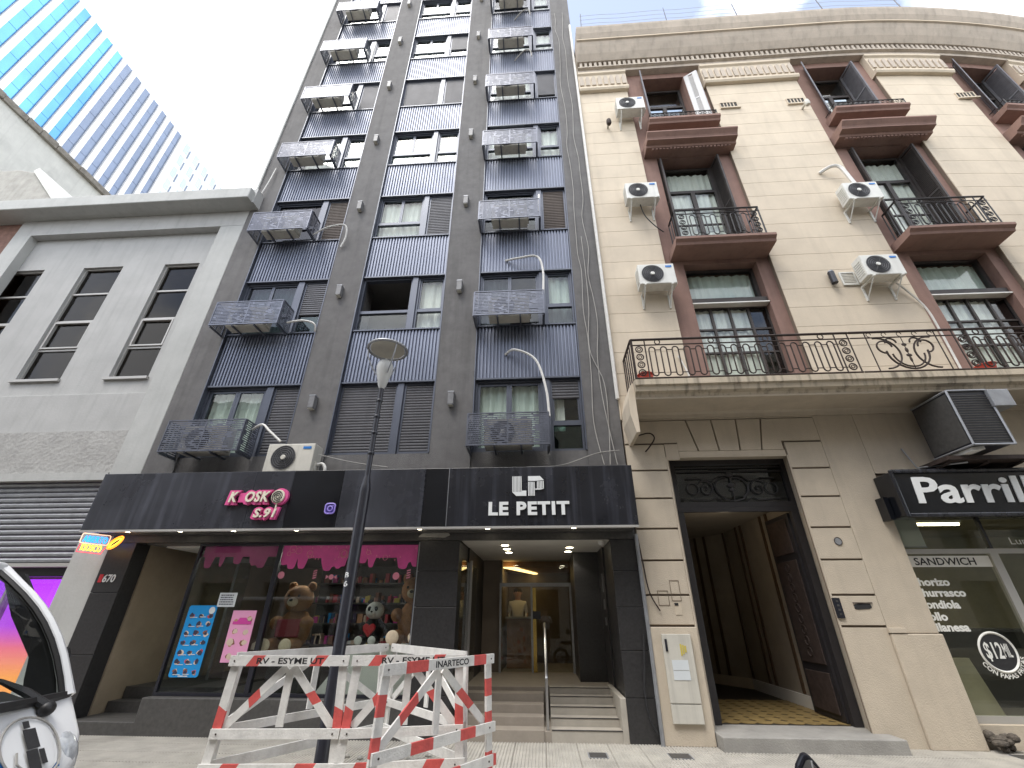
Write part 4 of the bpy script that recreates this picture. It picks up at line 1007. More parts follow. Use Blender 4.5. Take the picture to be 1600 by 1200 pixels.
def shutter_leaf(par, x, y0, y1, z0, z1, mat, tilt=0, louvres=True):
    """an open louvred shutter leaf folded out, lying in the y-z plane at x, leaning by tilt in x"""
    q = MB(); d = y1-y0
    def X(y): return x+tilt*(y1-y)/max(d,.01)
    def bx(ya,yb,za,zb,t=.02): q.hexa([(X(ya)-t,ya,za),(X(ya)+t,ya,za),(X(yb)+t,yb,za),(X(yb)-t,yb,za),(X(ya)-t,ya,zb),(X(ya)+t,ya,zb),(X(yb)+t,yb,zb),(X(yb)-t,yb,zb)])
    bx(y0,y0+.05,z0,z1); bx(y1-.05,y1,z0,z1)
    for z in (z0,(z0+z1)/2-.03,z1-.06): bx(y0+.05,y1-.05,z,z+.06)
    z = z0+.08
    while z < z1-.1: bx(y0+.05,y1-.05,z,z+.022,.012); z += .045
    return q.build('shutter', M[mat], par, bend=True)
def casement(par, a, e, z0, z1, y, ztr, mat, bars, curt):
    MB().frame(a,e,z0,z1,.07,y,y+.08).build('frame', M[mat], par, bend=True)
    MB().box(a+.071,e-.071,y,y+.07,ztr-.045,ztr+.045).build('transom', M[mat], par, bend=True)
    c = (a+e)/2; MB().box(c-.05,c+.05,y-.01,y+.06,z0+.071,ztr-.046).build('meeting_stile', M[mat], par, bend=True)
    for k in range(bars):
        z = z0+.07+(ztr-.045-z0-.07)*(k+1)/(bars+1); MB().box(a+.072,c-.051,y+.01,y+.05,z-.018,z+.018).build('glazing_bar', M[mat], par, bend=True); MB().box(c+.051,e-.072,y+.01,y+.05,z-.018,z+.018).build('glazing_bar', M[mat], par, bend=True)
    for x0,x1,za,zb in ((a+.071,c-.051,z0+.071,ztr-.046),(c+.051,e-.071,z0+.071,ztr-.046),(a+.071,e-.071,ztr+.046,z1-.071)):
        MB().box(x0,x1,y+.03,y+.036,za,zb).build('pane', M['pane'], par, bend=True)
    if curt: cm = curtain_mesh(a+.05,e-.05,z0+.1,curt,y+.10); cm.build('curtain', M['curtain'], par, bend=True)
for k,(a,e,c) in enumerate(OP):
    # first floor: french window of small panes under a transom light
    w = bb_(MB().frame(c-.78,c+.78,7.40,8.32,.06,7.6,7.7), 'window', M['wood_dark'])
    MB().box(c-.72,c+.72,7.64,7.646,7.46,8.26).build('pane', M['pane'], w, bend=True)
    curtain_mesh(c-.7,c+.7,7.48,8.2,7.68).build('curtain', M['curtain_green'], w, bend=True)
    MB().box(c-.80,c+.80,7.44,7.72,7.262,7.398).build('transom', M['wood_dark'], w, bend=True); MB().box(c-.80,c+.80,7.40,7.62,7.235,7.261).build('awning_rail', M['white'], w, bend=True)
    xs = [c-.77+1.54*i/4 for i in range(5)]; zs = [4.98,5.55,6.12,6.68,7.23]
    for i in range(5): MB().box(xs[i]-.024,xs[i]+.024,7.56,7.61,4.98,7.234).build('glazing_bar', M['wood_dark'], w, bend=True)
    for j in range(5):
        for i in range(4):
            if j: MB().box(xs[i]+.026,xs[i+1]-.026,7.584,7.59,zs[j-1]+.022,zs[j]-.022).build('pane', M['pane'] if i < 3 else M['pane_dark'], w, bend=True)
            MB().box(xs[i]+.025,xs[i+1]-.025,7.562,7.608,zs[j]-.02,zs[j]+.02).build('glazing_bar', M['wood_dark'], w, bend=True)
    curtain_mesh(c-.75,c+.4,5.0,7.2,7.63).build('curtain', M['curtain'], w, bend=True)
    # second floor: french window with folded shutters and a small balcony
    w = bb_(MB().box(c-.79,c+.68,7.78,7.82,11.955,11.995), 'window', M['wood_dark'])
    casement(w, c-.60,c+.64,8.68,11.95,7.70,11.05,'wood_dark',3,11.8)
    shutter_leaf(w, c-.765,7.30,7.69,8.72,11.9,'wood_dark',.02); shutter_leaf(w, c+.645,7.28,7.69,8.72,11.9,'wood_dark',.04)
    bl = MB(); bl.prism([(6.84,8.61),(6.84,8.55),(6.90,8.50),(6.92,8.44),(7.39,8.42),(7.39,8.61)],'x',c-1.05,c+1.03,seg=2); bl = bb_(bl, 'balcony', M['brown'])
    scroll_rail(bl, c-.92,c+.9,8.66,9.48,6.92,'iron',pitch=.2); side_rail(bl, c-.92,6.93,7.35,8.66,9.48,'iron'); side_rail(bl, c+.9,6.93,7.35,8.66,9.48,'iron')
    # third floor: hood, sill and casement
    hd = MB(); hd.prism([(6.84,12.32),(6.84,12.28),(6.92,12.19),(6.94,12.15),(6.94,12.11),(7.08,12.09),(7.10,12.03),(7.39,12.02),(7.39,12.33)],'x',c-1.12,c+1.12,seg=2); hd = bb_(hd, 'hood', M['brown'])
    for i in range(22):
        x = c-.95+1.9*i/21; MB().box(x-.028,x+.028,7.11,7.16,11.975,12.019).build('dentil', M['brown'], hd, bend=True)
    sl_ = MB(); sl_.prism([(6.97,13.12),(6.97,13.05),(7.03,13.0),(7.05,12.95),(7.39,12.93),(7.39,13.14)],'x',c-.92,c+.92,seg=2); sl_ = bb_(sl_, 'sill', M['brown'])
    q = MB(); q.tube([(c-.86,7.0,13.32),(c+.86,7.0,13.32)], .014, 6); q.tube([(c-.86,7.0,13.15),(c+.86,7.0,13.15)], .01, 6)
    for i in range(14):
        x = c-.8+1.6*i/13; q.ring((x,7.0,13.235), .045, .008, 10, k=4)
    for s_ in (-1,1): q.tube([(c+s_*.86,7.0,13.1),(c+s_*.86,7.0,13.34)], .012, 5); q.tube([(c+s_*.86,7.0,13.32),(c+s_*.86,7.4,13.32)], .012, 5)
    q.build('sill_rail', M['iron'], sl_, bend=True)
    w = bb_(MB().box(c-.66,c+.54,7.82,7.85,15.70,15.75), 'window', M['wood_dark'])
    casement(w, c-.66,c+.54,13.2,15.7,7.74,14.85,'wood_dark',1,14.5)
    if k == 0: shutter_leaf(w, c-.69,7.12,7.385,13.25,15.72,'shutter_dark',-.10); shutter_leaf(w, c+.575,7.22,7.385,13.25,15.72,'shutter_white',.29)
    else: shutter_leaf(w, c-.69,7.18,7.385,13.25,15.72,'shutter_dark',-.20); shutter_leaf(w, c+.52,7.24,7.72,13.25,15.72,'shutter_dark',.02)
# vents in the upper wall
for i,(x,lab) in enumerate([(5.34,1),(7.14,2),(11.67,3)]):
    y_ = 7.298+curve_y(x)
    v = MB().frame(x-.02,x+.46,13.86,14.12,.02,y_-.02,y_+.0).build('vent', M['beige'], B)
    MB().box(x,x+.44,y_-.006,y_-.001,13.882,14.098).build('vent_hole', M['room_dark'], v)
    for j in range(1,5): MB().box(x+.44*j/5-.012,x+.44*j/5+.012,y_-.016,y_-.007,13.882,14.098).build('vent_bar', M['beige'], v)
    MB().box(x-.04,x+.5,y_-.05,y_,13.82,13.858).build('vent_sill', M['beige'], v)
for i,(x,z) in enumerate([(2.16,13.3),(7.42,13.62)]):
    t = thing('floodlight', ['small rusty wall lamp high on the cream corner pier','small cream wall lamp beneath the upper vent'][i], 'lamp', (x,7.3,z)); MB().cyl((x,7.3,z),(x,7.12,z-.02),.03).build('arm', M['acold'], t); MB().lathe([(.05,-.16),(.07,-.1),(.06,.02)], (x,7.1,z), 12).build('head', M['acold'] if i else M['iron_rust'], t, smooth=True)

# long balcony on the first floor
bl = MB(); bl.prism([(6.50,5.0),(6.50,4.9),(6.53,4.88),(6.55,4.80),(6.60,4.76),(6.62,4.72),(7.299,4.72),(7.299,5.0)],'x',1.66,XE,seg=30)
bl = bb_(bl, 'long_balcony', M['slab'])
MB().prism([(6.622,4.719),(6.63,4.69),(7.2,4.69),(7.24,4.66),(7.26,4.60),(7.299,4.60),(7.299,4.719)],'x',1.66,XE,seg=30).build('cove', M['beige_low'], bl, bend=True)
MB().prism([(1.658,5.0),(1.60,4.95),(1.58,4.86),(1.54,4.7),(1.54,4.42),(1.60,4.1),(1.658,4.1)],'y',6.62,7.299).build('end_bracket', M['beige'], bl)
xs = [1.68,5.35,7.15,10.9,14.5]
scroll_rail(bl, 1.70,5.42,5.03,5.83,6.56,'iron_rust'); scroll_rail(bl, 7.10,12.0,5.03,5.83,6.56,'iron_rust'); side_rail(bl, 1.70,6.57,7.29,5.03,5.83,'iron_rust')
# central ornament between the panels
q = MB(); x0,x1 = 5.44,7.08; cx = (x0+x1)/2
for z,r in ((5.83,.022),(5.715,.012),(5.05,.015)): q.tube([(x0,6.56,z),(x1,6.56,z)], r, 6)
q.build('rail', M['iron_rust'], bl)
def arcp(cx,cz,r,a0,a1,n=14): return [(cx+r*math.cos(a0+(a1-a0)*i/n),6.56,cz+r*math.sin(a0+(a1-a0)*i/n)) for i in range(n+1)]
q = MB()
q.tube(arcp(cx,5.42,.33,-PI*1.02,.02*PI), .016, 5); q.tube(arcp(cx-.42,5.40,.30,-.5*PI,.55*PI), .015, 5); q.tube(arcp(cx+.42,5.40,.30,.45*PI,1.5*PI), .015, 5)
q.tube(arcp(cx-.33,5.52,.12,0,1.5*PI), .015, 5); q.tube(arcp(cx+.33,5.52,.12,PI,-.5*PI), .015, 5); q.tube(arcp(cx,5.38,.25,-PI,0), .014, 5)
q.tube(arcp(cx-.2,5.60,.09,PI,0), .014, 5); q.tube(arcp(cx+.2,5.60,.09,PI,0), .014, 5)
for i in range(5): q.tube(arcp(cx-.5+.25*i,5.77,.04,0,PI*1.5,8), .007, 4)
q.ell((cx,6.56,5.45),.03,.015,.05,8,6); q.ell((cx,6.56,5.35),.05,.015,.03,8,6); q.ell((cx,6.56,5.27),.022,.012,.06,8,6); q.ell((cx,6.56,5.56),.045,.014,.03,8,6)
q.tube([(cx,6.56,5.1),(cx,6.56,5.7)], .007, 5)
for x in (x0+.25,x1-.25): q.tube([(x,6.56,5.05),(x,6.56,5.83)], .010, 5)
q.build('lyre_ornament', M['iron_rust'], bl)
for i,(x,lab) in enumerate([(1.92,'small red plastic tub behind the balcony railing at its end'),(7.55,'small red plastic tub behind the balcony railing below the second bay')]):
    t = thing('red_tub', lab, 'tub', (x,6.75,5.0)); MB().lathe([(.10,0),(.13,.2),(.14,.2)], (x,6.75,5.002), 16).build('body', M['redplastic'], t, smooth=True); MB().ring((x,6.75,5.205), .137, .012, 18, 'z').build('rim', M['redplastic'], t)

# air conditioners on the cream wall
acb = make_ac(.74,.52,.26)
spots = [((2.40,6.92,13.50),'old white air conditioner high beside the top cream corner window','acold'),((2.22,6.92,9.98),'white air conditioner with rusty feet left of the small balcony','acold'),((2.17,6.92,7.42),'clean white air conditioner with blue badge low on the corner pier','acwhite'),((7.02,6.92,9.60),'white air conditioner below a bent pipe by the second bay balcony','acold'),((6.60,6.92,7.42),'clean white air conditioner with blue badge between the two bays','acwhite')]
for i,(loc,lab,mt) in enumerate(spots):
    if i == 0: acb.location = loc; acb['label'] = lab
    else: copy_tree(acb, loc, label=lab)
hose('pipe', 'thick white bent pipe above the second bay air conditioner', [(7.0,7.28,10.95),(7.2,7.15,11.0),(7.36,7.1,10.9),(7.4,7.05,10.4),(7.4,7.02,10.15)], .04, 'pipe', 'pipe', 'pipes on the cream wall')
hose('pipe', 'thin white pipe running from the middle air conditioner down to the balcony', [(7.3,7.2,7.45),(7.5,7.24,7.2),(7.68,7.26,6.8),(7.7,7.26,6.2),(7.66,7.24,5.2)], .02, 'pipe', 'pipe', 'pipes on the cream wall')
hose('pipe', 'thin black cable looping below the balcony level air conditioner', [(2.55,7.1,9.95),(2.6,7.1,9.6),(2.8,7.15,9.3),(3.0,7.25,9.2)], .012, 'ink', 'cable', 'pipes on the cream wall')
hose('pipe', 'thin white pipe dropping behind the balcony railing near its end', [(2.75,7.27,5.9),(2.85,7.24,5.5),(2.86,7.2,5.05)], .016, 'pipe', 'pipe', 'pipes on the cream wall')
t = thing('wall_grille', 'square white wall grille beside the middle air conditioner', 'grille', (6.52,7.29,7.5)); MB().frame(6.37,6.68,7.48,7.82,.03,7.27,7.299).build('frame', M['acwhite'], t)
for i in range(7): MB().box(6.401,6.649,7.28,7.298,7.515+i*.04,7.54+i*.04).build('slat', M['acold'], t)
t = thing('wall_lamp', 'short black cylinder lamp beside the square wall grille', 'lamp', (6.17,7.25,7.5)); MB().cyl((6.17,7.22,7.5),(6.17,7.22,7.78),.06,n=16).build('body', M['blackmetal'], t, smooth=True); MB().cyl((6.17,7.22,7.781),(6.17,7.22,7.81),.05,n=16).build('cap', M['galv'], t)
hose('drain_pipe', 'peeling white strip of pipe between the dark tower and cream building', [(1.49,7.24,5.0),(1.48,7.24,9),(1.47,7.24,14),(1.46,7.24,19)], .035, 'pipe', 'pipe')
hose('drain_pipe', 'grey pipe rising beside the dark lobby column', [(1.51,7.22,0.0),(1.51,7.22,1.2),(1.50,7.22,2.62)], .028, 'galv', 'pipe')

# ground floor of the cream building
DX0,DX1,DZ0,DZ1 = 2.21,4.20,.0,3.89
b = MB(); b.pierced(1.52,5.5,0,4.72,[(DX0,DX1,DZ0,DZ1)],7.32,7.33); 
b.pierced(5.5,XE,2.96,4.72,[],7.32,7.33); b.build('ground_wall', M['joint'], B)
gw = MB().box(5.46,5.52,7.33,7.9,0,4.3).build('shop_jamb', M['beige_low'], B)
zc = [1.36,1.76,2.24,2.71,3.19,3.66,4.13]
def block(x0,x1,z0,z1,name='stone_block'): return MB().box(x0,x1,7.285,7.319,z0,z1).build(name, M['beige_low'], B, bevel=.006)
for i in range(len(zc)-1):
    block(1.53,2.188,zc[i]+.014,zc[i+1]-.014); block(4.222,4.83,zc[i]+.014,zc[i+1]-.014)
MB().box(1.53,2.19,7.22,7.319,0,1.345).build('plinth', M['beige_low'], B, bevel=.01)
MB().box(4.205,4.83,7.29,7.319,.0,1.345).build('plinth_panel', M['beige_low'], B, bevel=.004)
MB().box(4.835,5.5,7.287,7.319,1.28,4.598).build('wall_panel', M['beige_low'], B, bevel=.006); MB().box(4.835,5.52,7.25,7.319,0,1.272).build('plinth_panel', M['beige_low'], B, bevel=.012)
MB().box(4.82,5.05,7.24,7.286,1.28,1.345).build('ledge', M['beige_low'], B, bevel=.006)
MB().box(5.505,XE,7.287,7.319,3.55,4.598).build('wall_panel', M['beige_low'], B)
# lintel voussoirs
vt = [1.53,2.64,3.08,3.51,3.94,4.83]; vb = [1.53,2.76,3.11,3.46,3.82,4.83]
lo_z, hi_z = 4.0, 4.56
for i in range(5):
    a0 = 1.53 if i == 0 else vb[i]+.012; a1 = 4.83 if i == 4 else vb[i+1]-.012; c0 = 1.53 if i == 0 else vt[i]+.012; c1 = 4.83 if i == 4 else vt[i+1]-.012
    zlo = 4.145 if i in (0,4) else 3.99
    if i == 0: pts = [(a0,4.145),(2.42,4.145),(2.42,3.99),(a1,3.99),(c1,4.56),(c0,4.56)]
    elif i == 4: pts = [(a0,3.99),(4.18,3.99),(4.18,4.145),(a1,4.145),(c1,4.56),(c0,4.56)]
    else: pts = [(a0,3.99),(a1,3.99),(c1,4.56),(c0,4.56)]
    MB().prism(pts,'y',7.285,7.319).build('voussoir', M['beige_low'], B, bevel=.005)
MB().box(1.53,4.83,7.286,7.319,4.575,4.598).build('string_course', M['beige_low'], B)
MB().box(2.2,2.42,7.286,7.319,3.84,4.12).build('stone_block', M['beige_low'], B); MB().box(2.425,4.195,7.286,7.319,3.90,3.985).build('lintel', M['beige_low'], B)
# splayed reveal of the doorway
q = MB()
q.hexa([(2.19,7.284,0),(2.212,7.284,0),(2.33,7.62,0),(2.19,7.62,0),(2.19,7.284,3.9),(2.212,7.284,3.88),(2.33,7.62,3.93),(2.19,7.62,3.95)])
q.hexa([(4.196,7.284,0),(4.22,7.284,0),(4.42,7.62,0),(4.31,7.62,0),(4.196,7.284,3.88),(4.22,7.284,3.9),(4.42,7.62,3.95),(4.31,7.62,3.93)])
q.hexa([(2.213,7.284,3.875),(4.195,7.284,3.875),(4.309,7.62,3.93),(2.331,7.62,3.93),(2.213,7.284,3.898),(4.195,7.284,3.898),(4.309,7.62,3.97),(2.331,7.62,3.97)])
q.build('door_reveal', M['beige_low'], B)
MB().box(2.2,4.40,6.98,7.72,-.01,.155).build('door_step', M['kerb'], B, bevel=.012)
# iron door set: transom grille, open leaf, jamb pilasters
D_ = MB().box(2.33,4.31,7.62,7.68,3.03,3.11).build('door', M['iron'], B)
MB().frame(2.33,4.31,3.112,3.925,.08,7.62,7.70).build('transom_frame', M['iron'], D_); MB().box(2.411,4.229,7.66,7.666,3.19,3.84).build('pane', M['pane_dark'], D_)
q = MB(); cx = 3.32
def A2(cx,cz,r,a0,a1,n=14): return [(cx+r*math.cos(a0+(a1-a0)*i/n),7.63,cz+r*math.sin(a0+(a1-a0)*i/n)) for i in range(n+1)]
def spiral(cx,cz,r,s,ph=0): return [(cx+s*r*(1-i/26)*math.cos(ph+i*.42),7.63,cz+r*(1-i/26)*math.sin(ph+i*.42)) for i in range(25)]
for s_ in (-1,1):
    q.tube(spiral(cx+s_*.44,3.42,.15,s_,.6), .013, 5); q.tube([(cx+s_*.30,7.63,3.52),(cx+s_*.26,7.63,3.36),(cx+s_*.15,7.63,3.24),(cx,7.63,3.20)], .013, 5)
    q.tube(A2(cx+s_*.1,3.44,.17,-.4*PI if s_>0 else 1.4*PI,.55*PI if s_>0 else .45*PI), .014, 5); q.tube([(cx+s_*.75,7.63,3.6),(cx+s_*.5,7.63,3.6),(cx+s_*.42,7.63,3.56),(cx+s_*.3,7.63,3.56),(cx+s_*.2,7.63,3.64),(cx,7.63,3.66)], .013, 5)
    q.tube([(cx+s_*.75,7.63,3.24),(cx+s_*.4,7.63,3.22),(cx+s_*.3,7.63,3.27),(cx+s_*.2,7.63,3.2)], .012, 5); q.tube(A2(cx+s_*.66,3.42,.1,0,2*PI), .010, 5)
q.tube([(cx,7.63,3.2),(cx,7.63,3.62)], .01, 5); q.ell((cx,7.63,3.48),.07,.015,.04,8,6); q.ell((cx,7.63,3.40),.05,.012,.03,8,6); q.ell((cx,7.62,3.66),.07,.02,.05,8,6)
q.box(2.41,4.23,7.62,7.645,3.71,3.735); q.tube([(2.41,7.63,3.79),(4.23,7.63,3.79)], .012, 5)
q.build('scrollwork', M['iron'], D_)
MB().box(2.335,2.43,7.625,7.72,.16,3.029).build('jamb', M['iron'], D_); MB().box(4.19,4.305,7.625,7.72,.16,3.029).build('jamb', M['iron'], D_)
# the leaf swung inwards against the right wall, with its mouldings
lf_ = MB().box(4.16,4.215,7.74,8.55,.18,3.02).build('door_leaf', M['iron'], B)
for z0_,z1_ in ((.25,.75),(.85,2.3),(2.4,2.95)): MB().box(4.138,4.159,7.82,8.47,z0_,z1_).build('leaf_panel', M['iron_rust'], lf_, bevel=.01)
q = MB()
for i in range(9): q.ring((4.132,8.14,1.0+i*.15), .06, .009, 10, 'x', 4)
q.build('leaf_scroll', M['iron_rust'], lf_)
lf_ = MB().box(2.425,2.47,7.74,8.5,.18,3.02).build('door_leaf', M['iron'], B)
for z0_,z1_ in ((.25,.75),(.85,2.3),(2.4,2.95)): MB().box(2.471,2.49,7.82,8.42,z0_,z1_).build('leaf_panel', M['iron_rust'], lf_, bevel=.01)
# hallway
h = MB(); h.box(2.1,2.3,7.75,15,.0,3.2); h.box(4.3,4.5,7.75,11,.0,3.2); h.poly([(4.3,11,0),(4.3,11,3.2),(2.3,14.5,3.2),(2.3,14.5,0)]); h.box(2.1,4.5,7.75,15,3.2,3.3)
hw = h.build('hallway', M['hallwall'], B)
MB().box(2.3,4.3,7.722,15,-.01,.16).build('hall_floor', M['halldark'], hw)
for y_ in (8.7,8.95,9.9,10.15,10.9): MB().box(4.275,4.299,y_,y_+.07,.35,3.2).build('wall_strip', M['hallstrip'], hw)
for u in (.15,.22,.5,.57,.85,.92):
    x_,y_ = 4.3-2.0*u, 11+3.5*u; MB().prism([(x_-.02,y_-.06),(x_+.02,y_-.12),(x_+.05,y_-.05),(x_,y_+.0)],'z',.35,3.2).build('wall_strip', M['hallstrip'], hw)
q = MB(); q.box(4.27,4.298,8.6,11,.16,.34); q.build('skirting', M['white'], hw); q = MB(); q.hexa([(4.28,10.97,.16),(4.3,11.0,.16),(2.3,14.5,.16),(2.28,14.4,.16),(4.28,10.97,.34),(4.3,11.0,.34),(2.3,14.5,.34),(2.28,14.4,.34)]); q.build('skirting', M['beige'], hw)
ht = MB(); ht.prism([(.06,.002),(.16,.002),(.218,.06),(.218,.16),(.16,.218),(.06,.218),(.002,.16),(.002,.06)],'z',0,.006)
t1 = None
for i in range(9):
    for j in range(9):
        p = (2.31+i*.22,7.73+j*.22,.161)
        if t1 is None: t1 = ht.build('tile', M['halltile'], hw); bs = BASE[B]; t1.location = Vector(p)-0*bs; 
        else: inst(t1, p, hw)
for o in kids(hw):
    if o.name.startswith('tile'): o.location = Vector(o.location)
t = thing('hall_lamp', 'dim warm lamp on the hallway ceiling behind the iron door', 'lamp', (3.3,8.15,3.1)); MB().lathe([(.10,-.03),(.12,-.015),(.12,0)], (3.3,8.15,3.198), 16).build('shade', M['warmglow'], t)
ld = bpy.data.lights.new('hall_light','POINT'); ld.energy = 1.3; ld.shadow_soft_size = .1; ld.color = (1,.82,.6); lo = bpy.data.objects.new('lamp', ld); COL.objects.link(lo); lo.parent = t; lo.location = (0,0,-.05)
# meter cabinet, intercom, plates, slot
t = thing('meter_cabinet', 'grey metal meter cabinet on the cream plinth by the doorway', 'cabinet', (1.87,7.2,.25))
MB().box(1.67,2.07,7.17,7.219,.46,1.26).build('door', M['acold'], t, bevel=.006); MB().box(1.67,2.07,7.175,7.219,.24,.452).build('lower_door', M['acold'], t, bevel=.006)
MB().box(1.76,1.98,7.165,7.169,.72,.95).build('notice', M['paper'], t); MB().box(1.70,1.73,7.16,7.169,1.05,1.2).build('handle', M['blackmetal'], t)
q = MB(); rnd = random.Random(9)
for i in range(3): q.box(1.9+i*.03,1.922+i*.03,7.166,7.1695,1.0+i*.02,1.14-.01*i)
q.build('sticker', P5, t)
MB().box(1.765,1.975,7.163,7.1645,.83,.834).build('notice_line', M['cable'], t)
t = thing('intercom', 'narrow black intercom strip beside the iron door', 'intercom', (4.25,7.28,1.46)); MB().box(4.2,4.3,7.262,7.284,1.46,1.72).build('plate', M['blackmetal'], t)
for i in range(4): MB().box(4.235,4.265,7.256,7.261,1.5+i*.055,1.525+i*.055).build('button', M['granite_step'], t)
t = thing('number_plaque', 'small oval number plaque on the rusticated right jamb', 'plaque', (4.56,7.28,2.5)); q = MB().lathe([(.06,-.006),(.06,0)], (4.56,7.284,2.5), 20, 'y'); q.build('plate', M['galv'], t); MB().ring((4.56,7.277,2.5), .055, .005, 18).build('rim', M['iron_rust'], t)
t = thing('mail_slot', 'dark broken mail slot in the cream jamb', 'slot', (4.6,7.28,1.6)); MB().prism([(4.48,1.58),(4.52,1.57),(4.68,1.58),(4.72,1.60),(4.71,1.645),(4.55,1.65),(4.48,1.63)],'y',7.278,7.2845).build('hole', M['ink'], t); MB().box(4.47,4.74,7.270,7.2775,1.648,1.662).build('lip', M['iron_rust'], t)
q = thing('meter_hatch', 'patched square hatches cut into the cream jamb above the cabinet', 'hatch', (1.8,7.28,1.8))
MB().frame(1.72,1.88,1.62,1.82,.008,7.279,7.2845).build('cover', M['joint'], q); MB().frame(1.92,2.06,1.68,1.96,.008,7.279,7.2845).build('cover', M['joint'], q); MB().box(1.94,2.04,7.278,7.2845,1.50,1.66).build('recess', M['beige'], q); MB().box(1.945,2.0,7.272,7.2775,1.62,1.655).build('hole', M['ink'], q)
hose('cable', 'dark cable dangling down the cream jamb beside the canopy', [(1.53,7.26,2.6),(1.56,7.25,2.2),(1.6,7.25,1.8),(1.72,7.25,1.55)], .01, 'iron_rust', 'cable', 'cables on the cream wall')
hose('cable', 'short dark cable loop on the wall over the meter side', [(1.75,7.27,4.28),(1.95,7.2,4.3),(2.02,7.18,4.2),(1.92,7.2,4.05),(1.85,7.25,3.98)], .012, 'iron_rust', 'cable', 'cables on the cream wall')
hose('cable', 'black cable hanging on the dark lobby column by the grey pipe', [(1.44,7.25,1.25),(1.40,7.24,.9),(1.36,7.24,.6),(1.38,7.24,.3),(1.46,7.23,.12)], .012, 'ink', 'cable')

# ------------------------------------------------------------------ grill restaurant front
sh_ = MB().box(5.52,XE,7.45,7.5,.25,.33).build('restaurant_front', M['alu'], B)
MB().box(5.52,XE,7.36,7.6,-.01,.249).build('stall_riser', M['beige_low'], sh_)
MB().box(5.52,XE,7.44,7.5,2.33,2.40).build('transom', M['alu'], sh_)
MB().box(6.80,6.92,7.43,7.5,.331,2.329).build('mullion', M['alu'], sh_); MB().box(6.86,6.9,7.44,7.5,2.401,2.95).build('mullion', M['blackmetal'], sh_)
MB().box(5.521,6.799,7.46,7.468,.331,2.329).build('pane', M['shop_glass'], sh_); MB().box(6.921,XE,7.46,7.468,.331,2.329).build('pane', M['shop_glass'], sh_); MB().box(5.521,6.859,7.46,7.468,2.401,2.95).build('pane', M['shop_glass'], sh_); MB().box(6.901,XE,7.46,7.468,2.401,2.95).build('pane', M['shop_glass'], sh_)
b = MB(); b.box(5.4,XE,11.9,12,0,3.4); b.box(5.3,5.5,7.91,12,0,3.4); b.build('restaurant_wall', M['shopwall'], B); MB().box(5.5,XE,7.5,12,-.01,.2).build('restaurant_floor', M['granite_step'], B); MB().box(5.5,XE,7.6,12,3.2,3.4).build('restaurant_ceiling', M['shopwall'], B)
t = thing('restaurant_counter', 'dark counter inside the restaurant window', 'counter', (6.5,9,.2)); MB().box(5.6,8.6,9.0,9.6,.2,1.25).build('body', M['room_dark'], t); MB().box(5.55,8.65,8.95,9.65,1.251,1.3).build('top', M['granite'], t)
t = thing('menu_easel', 'pale board leaning low inside the restaurant window', 'board', (5.95,7.8,.3)); MB().hexa([(5.72,7.7,.3),(6.25,7.7,.3),(6.25,7.74,.3),(5.72,7.74,.3),(5.68,7.85,.95),(6.2,7.85,.95),(6.2,7.89,.95),(5.68,7.89,.95)]).build('panel', M['shopwall'], t); MB().box(5.9,6.05,7.95,8.0,.2,.9).build('stand', M['blackmetal'], t)
t = thing('tube_lamp', 'lit strip lamp hanging inside the restaurant', 'lamp', (6.9,8.6,2.9)); MB().box(6.5,7.6,8.55,8.65,2.98,3.02).build('housing', M['white'], t); MB().cyl((6.52,8.6,2.96),(7.58,8.6,2.96),.022).build('tube', M['tubelight'], t)
ld = bpy.data.lights.new('tube_light','AREA'); ld.shape = 'RECTANGLE'; ld.size = 1.0; ld.size_y = .05; ld.energy = 24; ld.color = (1,.86,.6); lo = bpy.data.objects.new('lamp', ld); COL.objects.link(lo); lo.parent = t; lo.location = (.15,0,.03)
t = thing('hanging_panel', 'pale panel behind the upper restaurant glass', 'panel', (5.9,7.9,2.5)); MB().box(5.55,6.35,7.95,8.0,2.5,2.95).build('sheet', M['paper'], t); MB().box(5.55,6.35,7.94,7.949,2.48,2.499).build('edge', M['galv'], t)
# window lettering
wl = thing('menu_lettering', 'white sandwich menu lettering on the restaurant glass', 'lettering', (6.2,7.45,1.3))
MB().box(5.53,6.78,7.450,7.456,2.145,2.30).build('strip', M['white'], wl); txt('heading', 'SANDWICH', 5.68,6.56, 2.17,2.275, 7.449, M['ink'], wl, depth=.002, bold=.012)
for s_,x0,x1,z in (('Chorizo',5.50,6.06,1.885),('Churrasco',5.50,6.22,1.74),('Bondiola',5.52,6.07,1.585),('Pollo',5.50,5.83,1.43),('Milanesa',5.49,6.07,1.295)):
    txt('item', s_, x0,x1, z,z+.11, 7.455, M['decal'], wl, depth=.002, bold=.04)
txt('hours', 'Lun. a S', 7.2,7.75, 2.46,2.56, 7.455, M['decal'], wl, depth=.002)
pr = thing('price_roundel', 'round black price sticker with white ring on the restaurant glass', 'sticker', (6.3,7.45,1.03)); cxp, czp = 6.31,1.05
MB().lathe([(.235,-.002),(.235,0)], (cxp,7.457,czp), 32, 'y').build('disc', M['ink'], pr); MB().ring((cxp,7.454,czp), .235, .016, 36, k=4).build('ring', M['decal'], pr)
txt('price', '$12', cxp-.17,cxp+.06, czp-.11,czp+.12, 7.4545, M['decal'], pr, depth=.002, bold=.02); txt('price', 'MIL', cxp+.07,cxp+.17, czp-.06,czp+.1, 7.4545, M['decal'], pr, depth=.002, bold=.01)
arc = lambda X,Y,Z: (cxp+(.285-Z)*math.cos(-PI*.86+(X)*PI*.80), Y, czp+(.285-Z)*math.sin(-PI*.86+X*PI*.80))
txt('motto', 'CON PAPAS FRITAS', 0,1, -.028,.028, 7.4545, M['decal'], pr, depth=.002, bold=.02, fn=arc)
